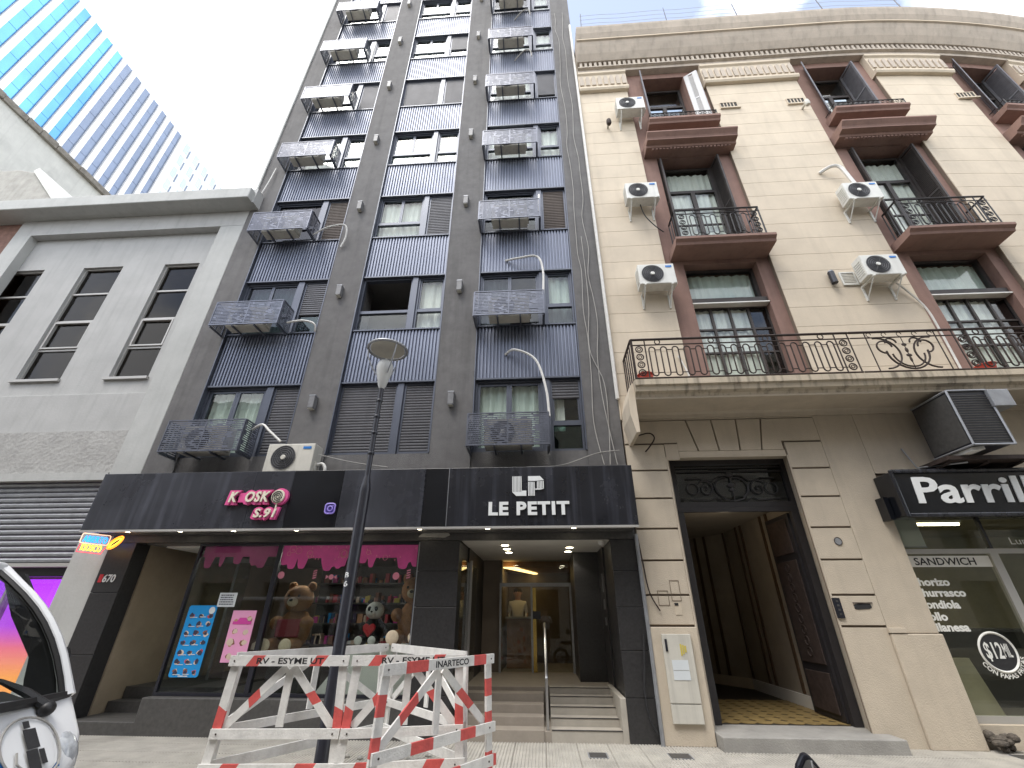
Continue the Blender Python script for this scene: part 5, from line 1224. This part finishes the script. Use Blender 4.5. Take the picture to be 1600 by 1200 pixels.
# illuminated sign box
sb = thing('restaurant_sign', 'dark blue sign box with large pale letters over the restaurant', 'sign', (7.5,6.9,2.8))
MB().box(5.42,XE-8,6.9,7.28,2.80,3.46).build('box', M['fascia_d'], sb, bevel=.02); MB().frame(5.40,XE-8,2.78,3.48,.05,6.86,6.899).build('rim', M['fascia'], sb, bevel=.012)
MB().box(5.33,5.40,7.1,7.28,2.78,3.12).build('end_box', M['fascia_d'], sb)
txt('letters', 'Parrilla', 5.66,7.68, 2.97,3.37, 6.897, M['letterwhite'], sb, depth=.012, bold=.022, shear=.08)
# old condenser with mesh guard
oc = thing('old_condenser', 'large old black air conditioner guard with pale edges above the restaurant sign', 'air conditioner', (6.35,6.8,3.6))
xb,xc = 6.38,6.96
MB().box(xb,xc,6.42,7.12,3.72,4.58).build('casing', M['blackmetal'], oc)
MB().box(xb-.006,xb-.001,6.44,7.10,3.75,4.55).build('side_mesh', M['granite_step'], oc)
for p0,p1 in (((xb,6.41,3.71),(xc,6.41,3.71)),((xb,6.41,3.71),(xb,6.41,4.59)),((xb,6.41,4.59),(xc,6.41,4.59)),((xc,6.41,3.71),(xc,6.41,4.59)),((xb,6.41,3.71),(xb,7.13,3.71)),((xb,6.41,4.59),(xb,7.13,4.59))):
    MB().cyl(p0,p1,.016,n=6).build('edge_angle', M['galv'], oc)
q = MB()
for i in range(20): z = 3.74+i*.04; q.box(xb+.03,xc-.02,6.412,6.4185,z,z+.012)
q.build('louvres', M['granite_step'], oc)
MB().box(xc-.02,xc+.28,6.36,6.9,4.30,4.58).build('junction_box', M['galv'], oc, bevel=.01)
MB().box(6.2,xc+.5,6.7,7.25,3.58,3.64).build('shelf', M['iron_rust'], oc); MB().hexa([(6.42,6.5,3.65),(6.55,6.45,3.65),(6.55,7.0,3.65),(6.42,7.0,3.65),(6.42,6.5,3.70),(6.55,6.45,3.70),(6.55,7.0,3.70),(6.42,7.0,3.70)]).build('tray', M['bwhite'], oc)
for x in (6.25,6.8,7.3): MB().tube([(x,7.28,3.5),(x,6.75,3.55)], .02, 5).build('bracket', M['iron_rust'], oc)
MB().tube([(6.05,7.25,3.95),(6.12,7.2,3.6),(6.5,6.75,3.55)], .014, 5).build('strut', M['galv'], oc)
rnd = random.Random(2); q = MB()
for i in range(14): p = Vector((5.62+rnd.uniform(-.13,.2),7.2+rnd.uniform(-.08,.1),.09+rnd.uniform(-.05,.08))); q.ell(p, rnd.uniform(.04,.1),rnd.uniform(.03,.07),rnd.uniform(.03,.06),7,5)
tag(q.build('debris_heap', M['debris']), 'dark crumbled debris at the foot of the restaurant jamb', 'debris', kind='stuff')

# ================================================================== street lamp
LX, LY = -2.29, 5.55
lp = thing('street_lamp', 'slender black street lamp with white cone head and round reflector', 'street lamp', (LX,LY,0))
MB().lathe([(.085,0),(.085,.05),(.07,.08),(.07,2.95),(.062,3.0),(.04,3.12),(.036,3.14),(.034,4.5)], (LX,LY,0), 18).build('pole', M['blackmetal'], lp, smooth=True)
q = MB()
for z in (3.45,3.75,4.0,4.25): q.lathe([(.042,-.02),(.046,0),(.042,.02)], (LX,LY,z), 14)
q.build('collar', M['blackmetal'], lp)
MB().lathe([(.035,4.45),(.06,4.5),(.115,4.74),(.125,4.82),(.10,4.90),(.03,4.93),(.015,4.97),(.002,4.98)], (LX,LY,0), 22).build('head', M['lampwhite'], lp, smooth=True)
DZ, DR = 5.13, .292
MB().lathe([(DR-.03,DZ-.004),(DR-.03,DZ+.005),(.05,DZ+.03),(.002,DZ+.035)], (LX,LY,0), 36).build('reflector', M['lampdisc'], lp, smooth=True)
MB().ring((LX,LY,DZ), DR, .022, 40, 'z', 8).build('rim', M['galv'], lp, smooth=True)
for k in range(3):
    a = R(75+120*k); MB().tube([(LX+.11*math.cos(a),LY+.11*math.sin(a),4.68),(LX+.2*math.cos(a),LY+.2*math.sin(a),4.82),(LX+(DR-.02)*math.cos(a),LY+(DR-.02)*math.sin(a),4.98),(LX+DR*math.cos(a),LY+DR*math.sin(a),DZ)], .011, 6).build('arm', M['galv'], lp, smooth=True)
def onpole(X,Y,Z): a = (X-LX)/.072; return (LX+.0725*math.sin(a-.25),LY-.0725*math.cos(a-.25)+(Y-5.47)*.1,Z)
txt('mark', 'B', LX-.04,LX+.02, 1.885,1.945, 5.47, M['letterwhite'], lp, depth=.004, bold=.03, fn=onpole); txt('mark', '6', LX-.04,LX+.02, 1.79,1.85, 5.47, M['letterwhite'], lp, depth=.004, bold=.03, fn=onpole)

# ================================================================== barricades
def board(mb, p0, p1, w, t, y, reds=(), slant=.0):
    """plank from p0 to p1 (x,z) in the panel plane, thickness t at y, painted with red bands"""
    p0 = Vector((p0[0],p0[1])); p1 = Vector((p1[0],p1[1])); d = p1-p0; l = d.length; d /= l; n = Vector((-d.y,d.x))*w/2
    cuts = [0.0]; mats = []
    for a,b in reds: cuts += [a,b]
    cuts.append(1.0)
    for i in range(len(cuts)-1):
        a,b = cuts[i],cuts[i+1]
        if b-a < 1e-4: continue
        sa = slant if i > 0 else 0; sb = slant if i < len(cuts)-2 else 0
        q = [p0+d*(a*l-sa)-n, p0+d*(b*l-sb)-n, p0+d*(b*l+sb)+n, p0+d*(a*l+sa)+n]
        mb.hexa([(v.x,y,v.y) for v in q]+[(v.x,y+t,v.y) for v in q], i % 2)
    return mb
BM = [M['bwhite'],M['bred']]
def barricade(label, p0, p1, h=1.14, plain=False, text=None, splay=.03, style=0, lean=0.0):
    p0 = Vector(p0); p1 = Vector(p1); W_ = (p1-p0).length; rz = math.atan2(p1.y-p0.y,p1.x-p0.x)
    t = thing('barricade', label, 'barricade', (p0.x,p0.y,0), rz, 'red and white wooden barricades round the lamp', local=True)
    t.rotation_euler = (lean,0,rz)
    zt, zm, zb = h-.045, h*.46, h*.235
    r = (lambda *a: a) if style == 0 else (lambda *a: a)
    if style == 0:
        board(MB(), (-.02,zt),(W_+.02,zt),.088,.024,-.026,() if plain else ((.17,.27),(.70,.80)),.03).build('top_rail', BM, t)
        board(MB(), (-.03,zm),(W_+.03,zm),.075,.022,-.024).build('middle_rail', BM, t)
        board(MB(), (-.06,zb),(W_+.06,zb),.085,.022,-.024,() if plain else ((.15,.27),(.68,.82)),.025).build('bottom_rail', BM, t)
        lg = ((.52,.68),); dg = ((.38,.56),)
    else:
        board(MB(), (-.02,zt),(W_+.02,zt),.085,.024,-.026,((.17,.35),(.78,.91)),.0).build('top_rail', BM, t)
        board(MB(), (-.03,zm),(W_+.06,zm),.08,.022,-.024,((.26,.43),(.66,.80))).build('middle_rail', BM, t)
        board(MB(), (-.02,zb),(W_+.08,zb),.085,.022,-.024,((0,.08),(.46,.66),(.97,.999))).build('bottom_rail', BM, t)
        lg = ((.12,.32),(.5,.62),(.74,.88)); dg = ((.32,.62),)
    if plain: lg = dg = ()
    for s_,x in ((-1,.035),(1,W_-.035)):
        board(MB(), (x+s_*splay*2,0),(x,zt-.045),.08,.026,0,lg,.02 if style == 0 else 0).build('leg', BM, t)
    c = W_/2
    board(MB(), (.06,zm+.04),(c-.03,zt-.05),.07,.018,.0265,dg,.015).build('brace', BM, t); board(MB(), (W_-.06,zm+.04),(c+.03,zt-.05),.07,.018,.0265,dg,.015).build('brace', BM, t)
    board(MB(), (c,zm+.038),(c,zt-.045),.07,.018,.046).build('upright', BM, t)
    if text:
        x0 = W_*text[1]; x1 = W_*text[2]; txt('lettering', text[0], x0,x1, zt-.026,zt+.026, -.0265, M['ink'], t, depth=.001, bold=.02)
    q = MB()
    for x in (.03,W_-.03):
        for z in (zt,zm,zb): q.lathe([(.008,-.03),(.008,-.02)], (x,0,z), 6, 'y')
    q.build('bolts', M['iron_rust'], t)
    return t
Lc, Fc, Rc, Bc = (-3.06,4.86), (-1.91,4.95), (-.83,5.2), (-2.02,6.55)
barricade('barricade with lettering on its top rail, left front of the lamp', Lc, (Fc[0]-.03,Fc[1]), text=('RV - ESYME UT',.22,.80))
barricade('barricade with partly hidden lettering in front and right of the lamp', (Fc[0]+.04,Fc[1]), Rc, text=('RV - ESYME UT',.25,.83))
barricade('plain white barricade behind the lamp on its left side', (Lc[0]-.02,Lc[1]+.1), (Bc[0]-.05,Bc[1]), plain=True, h=1.16)
barricade('plain white barricade behind the lamp on its right side', (Bc[0]+.05,Bc[1]), (Rc[0]+.02,Rc[1]+.1), plain=True, h=1.16)
barricade('slanting foremost barricade with bold red bands and a one word name', (-1.32,4.18), (-.55,5.32), style=1, text=('INARTECO',.41,.73))
rnd = random.Random(12); q = MB()
for i in range(130):
    x = rnd.gauss(-1.55,.4); y_ = rnd.gauss(6.15,.18); s_ = rnd.uniform(.012,.045)
    q.ell((x,y_,.004+s_*.4),s_,s_*rnd.uniform(.6,1),s_*.6,6,4)
tag(q.build('rubble', M['concrete']), 'broken paving rubble scattered inside the barricades', 'rubble', kind='stuff')

# ================================================================== van
V = thing('delivery_van', 'white van with dark windscreen, blue stripe and round emblem at the kerb', 'van', (-4.6,2.85,-.14))
VX, VYc = -3.13, 2.84; HW = .86
def vsec(x, zlo, zsh, ztop, hw, htop):
    """half outline of the van section at x from sill to roof centre, mirrored"""
    pts = [(hw-.03,zlo),(hw,zlo+.12),(hw,zsh*.7),(hw-.015,zsh)]
    if ztop > zsh+.02: pts += [(htop+(hw-htop)*.4,zsh+(ztop-zsh)*.62),(htop,ztop-.06),(htop-.06,ztop-.012),(htop*.5,ztop+.012)]
    else: pts += [(hw-.03,ztop+.006),(hw-.06,ztop+.010),(hw-.12,ztop+.014),(hw*.5,ztop+.03)]
    return [(y,z) for y,z in pts]+[(-y,z) for y,z in reversed(pts)]
secs = [(0.0,.30,.52,.54,.60,.5),(-.05,.22,.62,.64,.76,.6),(-.16,.2,.74,.76,.84,.7),(-.34,.2,.94,.955,HW,.75),(-.36,.2,.955,.965,HW,.8)]
def loft(ss, name, mat, par):
    mb = MB(); k = None
    for x,zl,zs,zt,hw,ht in ss:
        pts = vsec(x,zl,zs,zt,hw,ht); k = len(pts); mb.v += [(VX+x,VYc+y,z) for y,z in pts]
    for i in range(len(ss)-1):
        for j in range(k-1): mb.f.append((i*k+j,i*k+j+1,(i+1)*k+j+1,(i+1)*k+j)); mb.m.append(0)
        mb.f.append((i*k+k-1,i*k,(i+1)*k,(i+1)*k+k-1)); mb.m.append(0)
    mb.f.append(tuple(range(k))); mb.m.append(0); mb.f.append(tuple((len(ss)-1)*k+j for j in reversed(range(k)))); mb.m.append(0)
    return mb.build(name, mat, par, smooth=True)
loft(secs, 'nose', M['vanwhite'], V)
# lower body, cabin shell with pillars, roof
MB().prism([(VX-.362,.2),(VX-.362,.955),(VX-4.3,1.0),(VX-4.35,.25)],'y',VYc-HW,VYc-HW+.05).build('side_panel', M['vanwhite'], V); MB().prism([(VX-.362,.2),(VX-.362,.955),(VX-4.3,1.0),(VX-4.35,.25)],'y',VYc+HW-.05,VYc+HW).build('side_panel', M['vanwhite'], V)
MB().box(VX-4.3,VX-.37,VYc-HW+.051,VYc+HW-.051,.2,.32).build('floor', M['vanblack'], V)
WB, WT = (VX-.36,.965), (VX-1.18,1.80)      # windscreen foot and head
def pillar(yb, yt):
    n = 8; P = []
    for i in range(n+1):
        u = i/n; bow = .10*math.sin(PI*u)
        P.append((WB[0]+(WT[0]-WB[0])*u+bow*.7, yb+(yt-yb)*u**1.5, WB[1]+(WT[1]-WB[1])*u+bow*.55))
    return P
PR = pillar(VYc+HW-.05,VYc+HW-.20); PL = pillar(VYc-HW+.05,VYc-HW+.20)
MB().tube(PR, [.05]+[.042]*7+[.05], 8).build('pillar', M['vanwhite'], V, smooth=True); MB().tube(PL, [.05]+[.042]*7+[.05], 8).build('pillar', M['vanwhite'], V, smooth=True)
ws = MB(); n = 8
for i in range(n):
    for j in range(8):
        def wp(i,j):
            a = Vector(PL[i]); b_ = Vector(PR[i]); u = j/8; p = a.lerp(b_,u); p.x += .10*math.sin(PI*u)-.012; return p
        ws.poly([wp(i,j),wp(i,j+1),wp(i+1,j+1),wp(i+1,j)])
ws.build('windscreen', M['vanglass'], V, smooth=True)
fr_ = MB()
fr_.tube([Vector(p)+Vector((.025,-.05,-.005)) for p in PR], .018, 6); fr_.tube([wp(0,j)+Vector((.012,0,.012)) for j in range(9)], .03, 6); fr_.build('windscreen_seal', M['vanblack'], V, smooth=True)
MB().prism([(VYc-HW+.16,1.79),(VYc+HW-.16,1.79),(VYc+HW-.2,1.86),(VYc,1.90),(VYc-HW+.2,1.86)],'x',VX-4.3,WT[0]+.03,seg=1).build('roof', M['vanwhite'], V, bevel=.02)
for s_ in (-1,1):
    yb_, yt_ = VYc+s_*(HW-.03), VYc+s_*(HW-.18)
    for xa_,xb_ in ((WT[0]-.5,WT[0]-.62),(VX-3.0,VX-3.15),(VX-4.2,VX-4.3)):
        MB().hexa([(xb_,yb_-.02,.95),(xa_,yb_-.02,.95),(xa_,yb_+.02,.95),(xb_,yb_+.02,.95),(xb_,yt_-.02,1.80),(xa_,yt_-.02,1.80),(xa_,yt_+.02,1.80),(xb_,yt_+.02,1.80)]).build('pillar', M['vanwhite'], V)
    sgl = MB(); sgl.poly([(WB[0]-.1,yb_,.97),(WT[0]-.5,yb_,.97),(WT[0]-.5,yt_,1.79),(WT[0]-.05,yt_,1.79)]); sgl.poly([(WT[0]-.62,yb_,.97),(VX-3.0,yb_,.97),(VX-3.0,yt_,1.79),(WT[0]-.62,yt_,1.79)]); sgl.build('side_glass', M['vanglass'], V)
MB().box(VX-4.34,VX-4.301,VYc-HW+.02,VYc+HW-.02,.25,1.8).build('tailgate', M['vanwhite'], V)
MB().prism([(VX-.40,.32),(VX-.40,.90),(VX-.85,1.0),(VX-1.0,.85),(VX-1.0,.32)],'y',VYc-HW+.06,VYc+HW-.06).build('dashboard', M['vanblack'], V, bevel=.02)
sw_ = MB(); cst = Vector((VX-1.05,VYc+.36,1.02)); ex = Vector((0,1,0)); ez = Vector((-.45,0,.9)).normalized()
sw_.tube([cst+ex*(.19*math.cos(2*PI*i/24))+ez*(.19*math.sin(2*PI*i/24)) for i in range(24)], .016, 6, True); sw_.tube([cst-ex*.19,cst+ex*.19], .016, 5); sw_.tube([cst,cst+Vector((.25,0,-.2))], .025, 6); sw_.build('steering_wheel', M['vanblack'], V, smooth=True)
for yy in (-.38,.38):
    MB().box(VX-1.85,VX-1.35,VYc+yy-.24,VYc+yy+.24,.32,.75).build('seat', M['vanblack'], V, bevel=.05); MB().hexa([(VX-1.95,VYc+yy-.22,.752),(VX-1.8,VYc+yy-.22,.752),(VX-1.8,VYc+yy+.22,.752),(VX-1.95,VYc+yy+.22,.752),(VX-2.1,VYc+yy-.2,1.4),(VX-2.0,VYc+yy-.2,1.4),(VX-2.0,VYc+yy+.2,1.4),(VX-2.1,VYc+yy+.2,1.4)]).build('backrest', M['vanblack'], V, bevel=.04)
for s_ in (-1,1):
    yy_ = VYc+s_*(HW-.085); MB().prism([(VX-.40,.97),(VX-.66,.97),(VX-.70,1.07),(VX-.74,1.21),(VX-1.04,1.48),(VX-1.3,1.79),(VX-1.10,1.79),(VX-.62,1.32)],'y',yy_-.012,yy_+.012).build('pillar_trim', M['vanblack'], V)
rm = MB(); rm.tube([(WT[0]+.30,VYc+.24,1.50),(WT[0]+.36,VYc+.30,1.44),(WT[0]+.37,VYc+.32,1.34),(WT[0]+.34,VYc+.40,1.30),(WT[0]+.30,VYc+.50,1.31)], .022, 6); rm.build('mirror_arm', M['vanblack'], V, smooth=True)
# wiper
MB().tube([(VX-.25,VYc+.58,.945),(VX-.36,VYc+.50,1.03),(VX-.46,VYc+.40,1.10),(VX-.60,VYc-.1,1.25)], [.03,.028,.016,.012], 6).build('wiper', M['vanblack'], V, smooth=True)
MB().ell((VX-.25,VYc+.585,.93), .045,.05,.045).build('wiper_pivot', M['vanblack'], V, smooth=True)
# stripe, emblem and headlights follow the nose
def nose_pt(y, z):
    """point on the nose skin at height z"""
    t_ = [(.30,0),(.54,0),(.64,-.05),(.76,-.16),(.955,-.34),(1.2,-.5)]
    for (z0,x0),(z1,x1) in zip(t_,t_[1:]):
        if z <= z1: u = (z-z0)/(z1-z0); xx = x0+(x1-x0)*u; break
    ed = abs(y)/HW; xx -= .0*ed
    if ed > .6: xx -= .22*((ed-.6)/.4)**2
    return Vector((VX+xx+.012,VYc+y,z))
def patch(name, y0, y1, z0, z1, mat, ny=8, nz=4, lift=.0):
    mb = MB()
    for i in range(ny):
        for j in range(nz):
            f = lambda a,b_: nose_pt(y0+(y1-y0)*a/ny, z0+(z1-z0)*b_/nz)+Vector((lift,0,lift*.6))
            mb.poly([f(i,j),f(i+1,j),f(i+1,j+1),f(i,j+1)])
    return mb.build(name, M[mat], V, smooth=True)
patch('stripe', -.6,.62,.62,.715,'vanblue',lift=.012)
for s_ in (-1,1): MB().ell((VX-.19,VYc+s_*.71,.60), .15,.115,.19,16,10).build('headlight', M['lens'], V, smooth=True)
ec = (.44,.735)
q = MB(); q.tube([nose_pt(ec[0]+.185*math.cos(2*PI*i/32),ec[1]+.15*math.sin(2*PI*i/32))+Vector((.03,0,.02)) for i in range(32)], .007, 5, True); q.build('emblem_ring', M['cable'], V)
q = MB()
for i in range(18):
    for j in range(6):
        f = lambda i,j: nose_pt(ec[0]+.175*j/6*math.cos(2*PI*i/18),ec[1]+.143*j/6*math.sin(2*PI*i/18))+Vector((.022,0,.014))
        q.poly([f(i,j),f(i+1,j),f(i+1,j+1),f(i,j+1)] if j else [f(i,0),f(i+1,1),f(i,1)])
q.build('emblem_disc', M['vanwhite'], V)
def strip(y0,y1,z0,z1): 
    mb = MB()
    for i in range(4):
        f = lambda y,z: nose_pt(y,z)+Vector((.036,0,.024))
        mb.poly([f(y0+(y1-y0)*i/4,z0),f(y0+(y1-y0)*(i+1)/4,z0),f(y0+(y1-y0)*(i+1)/4,z1),f(y0+(y1-y0)*i/4,z1)])
    return mb
for y0_,y1_,z0_,z1_ in ((.41,.45,.83,.865),(.40,.48,.73,.825),(.39,.46,.63,.725),(.465,.50,.65,.72)): strip(y0_,y1_,z0_,z1_).build('emblem_figure', M['ink'], V)
MB().tube([nose_pt(.34,.73)+Vector((.036,0,.02)),nose_pt(.325,.68)+Vector((.036,0,.02)),nose_pt(.36,.64)+Vector((.036,0,.02))], .006, 5).build('emblem_line', M['cable'], V)
MB().tube([nose_pt(y_/20,.775)+Vector((.016,0,.01)) for y_ in range(-14,13)], .004, 4).build('bonnet_gap', M['vanblack'], V)
MB().box(VX-.3,VX+.06,VYc-.8,VYc+.8,.16,.36).build('bumper', M['vanblack'], V, bevel=.06)
for s_ in (-1,1):
    MB().tube([(VX-.62,VYc+s_*(HW-.02),1.02),(VX-.62,VYc+s_*(HW+.07),1.08)], .015, 6).build('mirror_arm', M['vanblack'], V)
    MB().ell((VX-.64,VYc+s_*(HW+.08),1.17), .035,.05,.10).build('mirror', M['vanblack'], V, smooth=True)
    for xw in (VX-.75,VX-3.5):
        w_ = MB().lathe([(.12,-.1),(.28,-.1),(.31,-.06),(.31,.06),(.28,.1),(.12,.1)], (xw,VYc+s_*(HW-.13),.17), 26, 'y').build('wheel', M['rubber'], V, smooth=True)
        MB().lathe([(.02,-.02),(.17,-.02),(.185,.0),(.185,.02)], (xw,VYc+s_*(HW-.02),.17), 20, 'y').build('rim', M['galv'], w_)

# ================================================================== motorcycle (only the tip of a mirror reaches the picture)
C_ = thing('motorcycle', 'parked motorcycle of which only a dark pointed mirror shows', 'motorcycle', (1.3,1.75,-.14))
gx, gy, gz = 1.25, 1.85, -.14
for xw in (gx-.62,gx+.62):
    w_ = MB(); w_.ring((xw,gy,gz+.29), .24, .05, 28, 'y', 8); w_ = w_.build('wheel', M['rubber'], C_, smooth=True)
    q = MB(); q.ring((xw,gy,gz+.29), .19, .012, 24, 'y', 5)
    for i in range(10): a = 2*PI*i/10; q.tube([(xw,gy,gz+.29),(xw+.19*math.cos(a),gy,gz+.29+.19*math.sin(a))], .004, 4)
    q.build('rim', M['steel'], w_)
q = MB(); q.tube([(gx-.62,gy,gz+.29),(gx-.2,gy,gz+.3),(gx+.25,gy,gz+.32),(gx+.38,gy,gz+.75),(gx-.5,gy,gz+.68)], .03, 6); q.build('frame', M['blackmetal'], C_)
MB().ell((gx+.16,gy,gz+.78), .26,.13,.13).build('tank', M['blackmetal'], C_, smooth=True); MB().ell((gx-.3,gy,gz+.74), .36,.12,.06).build('seat', M['rubber'], C_, smooth=True); MB().box(gx-.12,gx+.2,gy-.12,gy+.12,gz+.22,gz+.56).build('engine', M['galv'], C_, bevel=.04)
for s_ in (-1,1): MB().tube([(gx+.62,gy+s_*.07,gz+.29),(gx+.42,gy+s_*.07,gz+.92)], .02, 6).build('fork', M['steel'], C_)
MB().tube([(gx+.3,gy-.36,gz+.98),(gx+.38,gy-.15,gz+.96),(gx+.38,gy+.15,gz+.96),(gx+.3,gy+.36,gz+.98)], .013, 6).build('handlebar', M['steel'], C_, smooth=True)
MB().ell((gx+.52,gy,gz+.86), .09,.10,.10).build('headlamp', M['lens'], C_, smooth=True)
def mirror(cx,cy_,cz_,par):
    s2 = [(-.075,-.12),(-.06,-.03),(-.035,.035),(-.008,.066),(.008,.068),(.028,.045),(.055,.005),(.085,-.06),(.09,-.12),(.04,-.15),(-.03,-.15)]
    m_ = MB().prism([(cx+a,cz_+c) for a,c in s2],'y',cy_,cy_+.03).build('mirror', M['blackmetal'], par, bevel=.008)
    MB().prism([(cx+a*.78,cz_+c*.82-.004) for a,c in s2],'y',cy_-.004,cy_-.001).build('glass', M['steel'], m_)
    MB().tube([(cx+.01,cy_-.006,cz_+.05),(cx+.0,cy_-.006,cz_-.12)], .003, 4).build('edge', M['lampwhite'], m_)  # pale line added as a glint reflected in the mirror glass
    return m_
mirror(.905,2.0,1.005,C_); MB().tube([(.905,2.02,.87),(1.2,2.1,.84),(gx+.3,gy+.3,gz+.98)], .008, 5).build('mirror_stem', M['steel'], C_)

# ================================================================== people
def person(name, label, loc, rz, arms, shirt='shirt', hgt=1.72):
    t = thing(name, label, 'person', loc, rz, local=True); t.scale = (hgt/1.74,)*3
    V_ = []; E_ = []; Rr = []
    def add(p, r, par=None):
        V_.append(p); Rr.append(r); i = len(V_)-1
        if par is not None: E_.append((par,i))
        return i
    pel = add((0,0,.95),.15); wa = add((0,0,1.10),.135,pel); ch = add((0,0,1.30),.155,wa); nk = add((0,0,1.45),.06,ch); hd0 = add((0,.0,1.54),.085,nk); hd1 = add((0,.0,1.64),.118,hd0); add((0,.0,1.72),.085,hd1)
    for s_ in (-1,1):
        h_ = add((s_*.09,0,.88),.10,pel); k_ = add((s_*.10,-.02,.50),.065,h_); an = add((s_*.10,.02,.09),.042,k_); add((s_*.11,-.15,.035),.035,an)
        sh0 = add((s_*.20,0,1.39),.072,ch); el = add((s_*arms[0][0],arms[0][1],arms[0][2]),.043,sh0); wr = add((s_*arms[1][0],arms[1][1],arms[1][2]),.03,el); pa = add((s_*arms[2][0],arms[2][1],arms[2][2]),.032,wr)
        for f in range(5):
            o_ = (f-2)*.016; l_ = (.05,.075,.085,.078,.06)[f]
            add((s_*(arms[2][0])+o_,arms[2][1]-l_*.7,arms[2][2]+l_*.5),.009,pa)
    me = bpy.data.meshes.new('body'); me.from_pydata(V_, E_, [])
    o = bpy.data.objects.new('body', me); COL.objects.link(o)
    md = o.modifiers.new('skin','SKIN'); 
    for i,sv_ in enumerate(me.skin_vertices[0].data): sv_.radius = (Rr[i],Rr[i]); sv_.use_root = (i == 0)
    o.modifiers.new('sub','SUBSURF').levels = 1; o.modifiers['sub'].render_levels = 1
    bpy.context.view_layer.update()
    m2 = bpy.data.meshes.new_from_object(o.evaluated_get(bpy.context.evaluated_depsgraph_get())); bpy.data.objects.remove(o)
    m2.name = 'body'; m2.materials.clear()
    for mm in ('skin',shirt,'trousers','rubber'): m2.materials.append(M[mm])
    for p in m2.polygons:
        c = p.center; p.use_smooth = True
        p.material_index = 3 if c.z < .075 else (2 if c.z < 1.0 and abs(c.x) < .26 else (1 if c.z < 1.47 and (abs(c.x) < .24 or c.z > 1.18) and c.y > -.18 else 0))
    o = bpy.data.objects.new('body', m2); COL.objects.link(o); o.parent = t; BASE[o] = Vector((0,0,0))
    hr = MB(); hr.ell((0,.03,1.70),.115,.125,.095); hr.build('hair', M['hair'], t, smooth=True)
    fc = MB(); fc.ell((0,-.118,1.635),.014,.022,.022,8,6); fc.build('nose', M['skin'], t, smooth=True)
    for s_ in (-1,1): MB().ell((s_*.035,-.106,1.66),.012,.008,.007,8,5).build('eye', M['hair'], t); MB().ell((s_*.112,.0,1.635),.014,.022,.03,8,6).build('ear', M['skin'], t, smooth=True)
    MB().ell((0,-.10,1.585),.025,.008,.006,8,5).build('mouth', M['redcloth'], t)
    return t
person('person', 'person in a white shirt standing behind the wooden reception desk', (-.60,11.9,.48), 0, ((.24,.05,1.13),(.22,-.15,1.02),(.20,-.22,1.0)), hgt=1.58)
ph = person('person', 'person in white shirt photographing from across the street, mirrored in the lobby glass', (.12,-.55,0), PI, ((.25,-.08,1.2),(.14,-.26,1.36),(.07,-.3,1.42)))
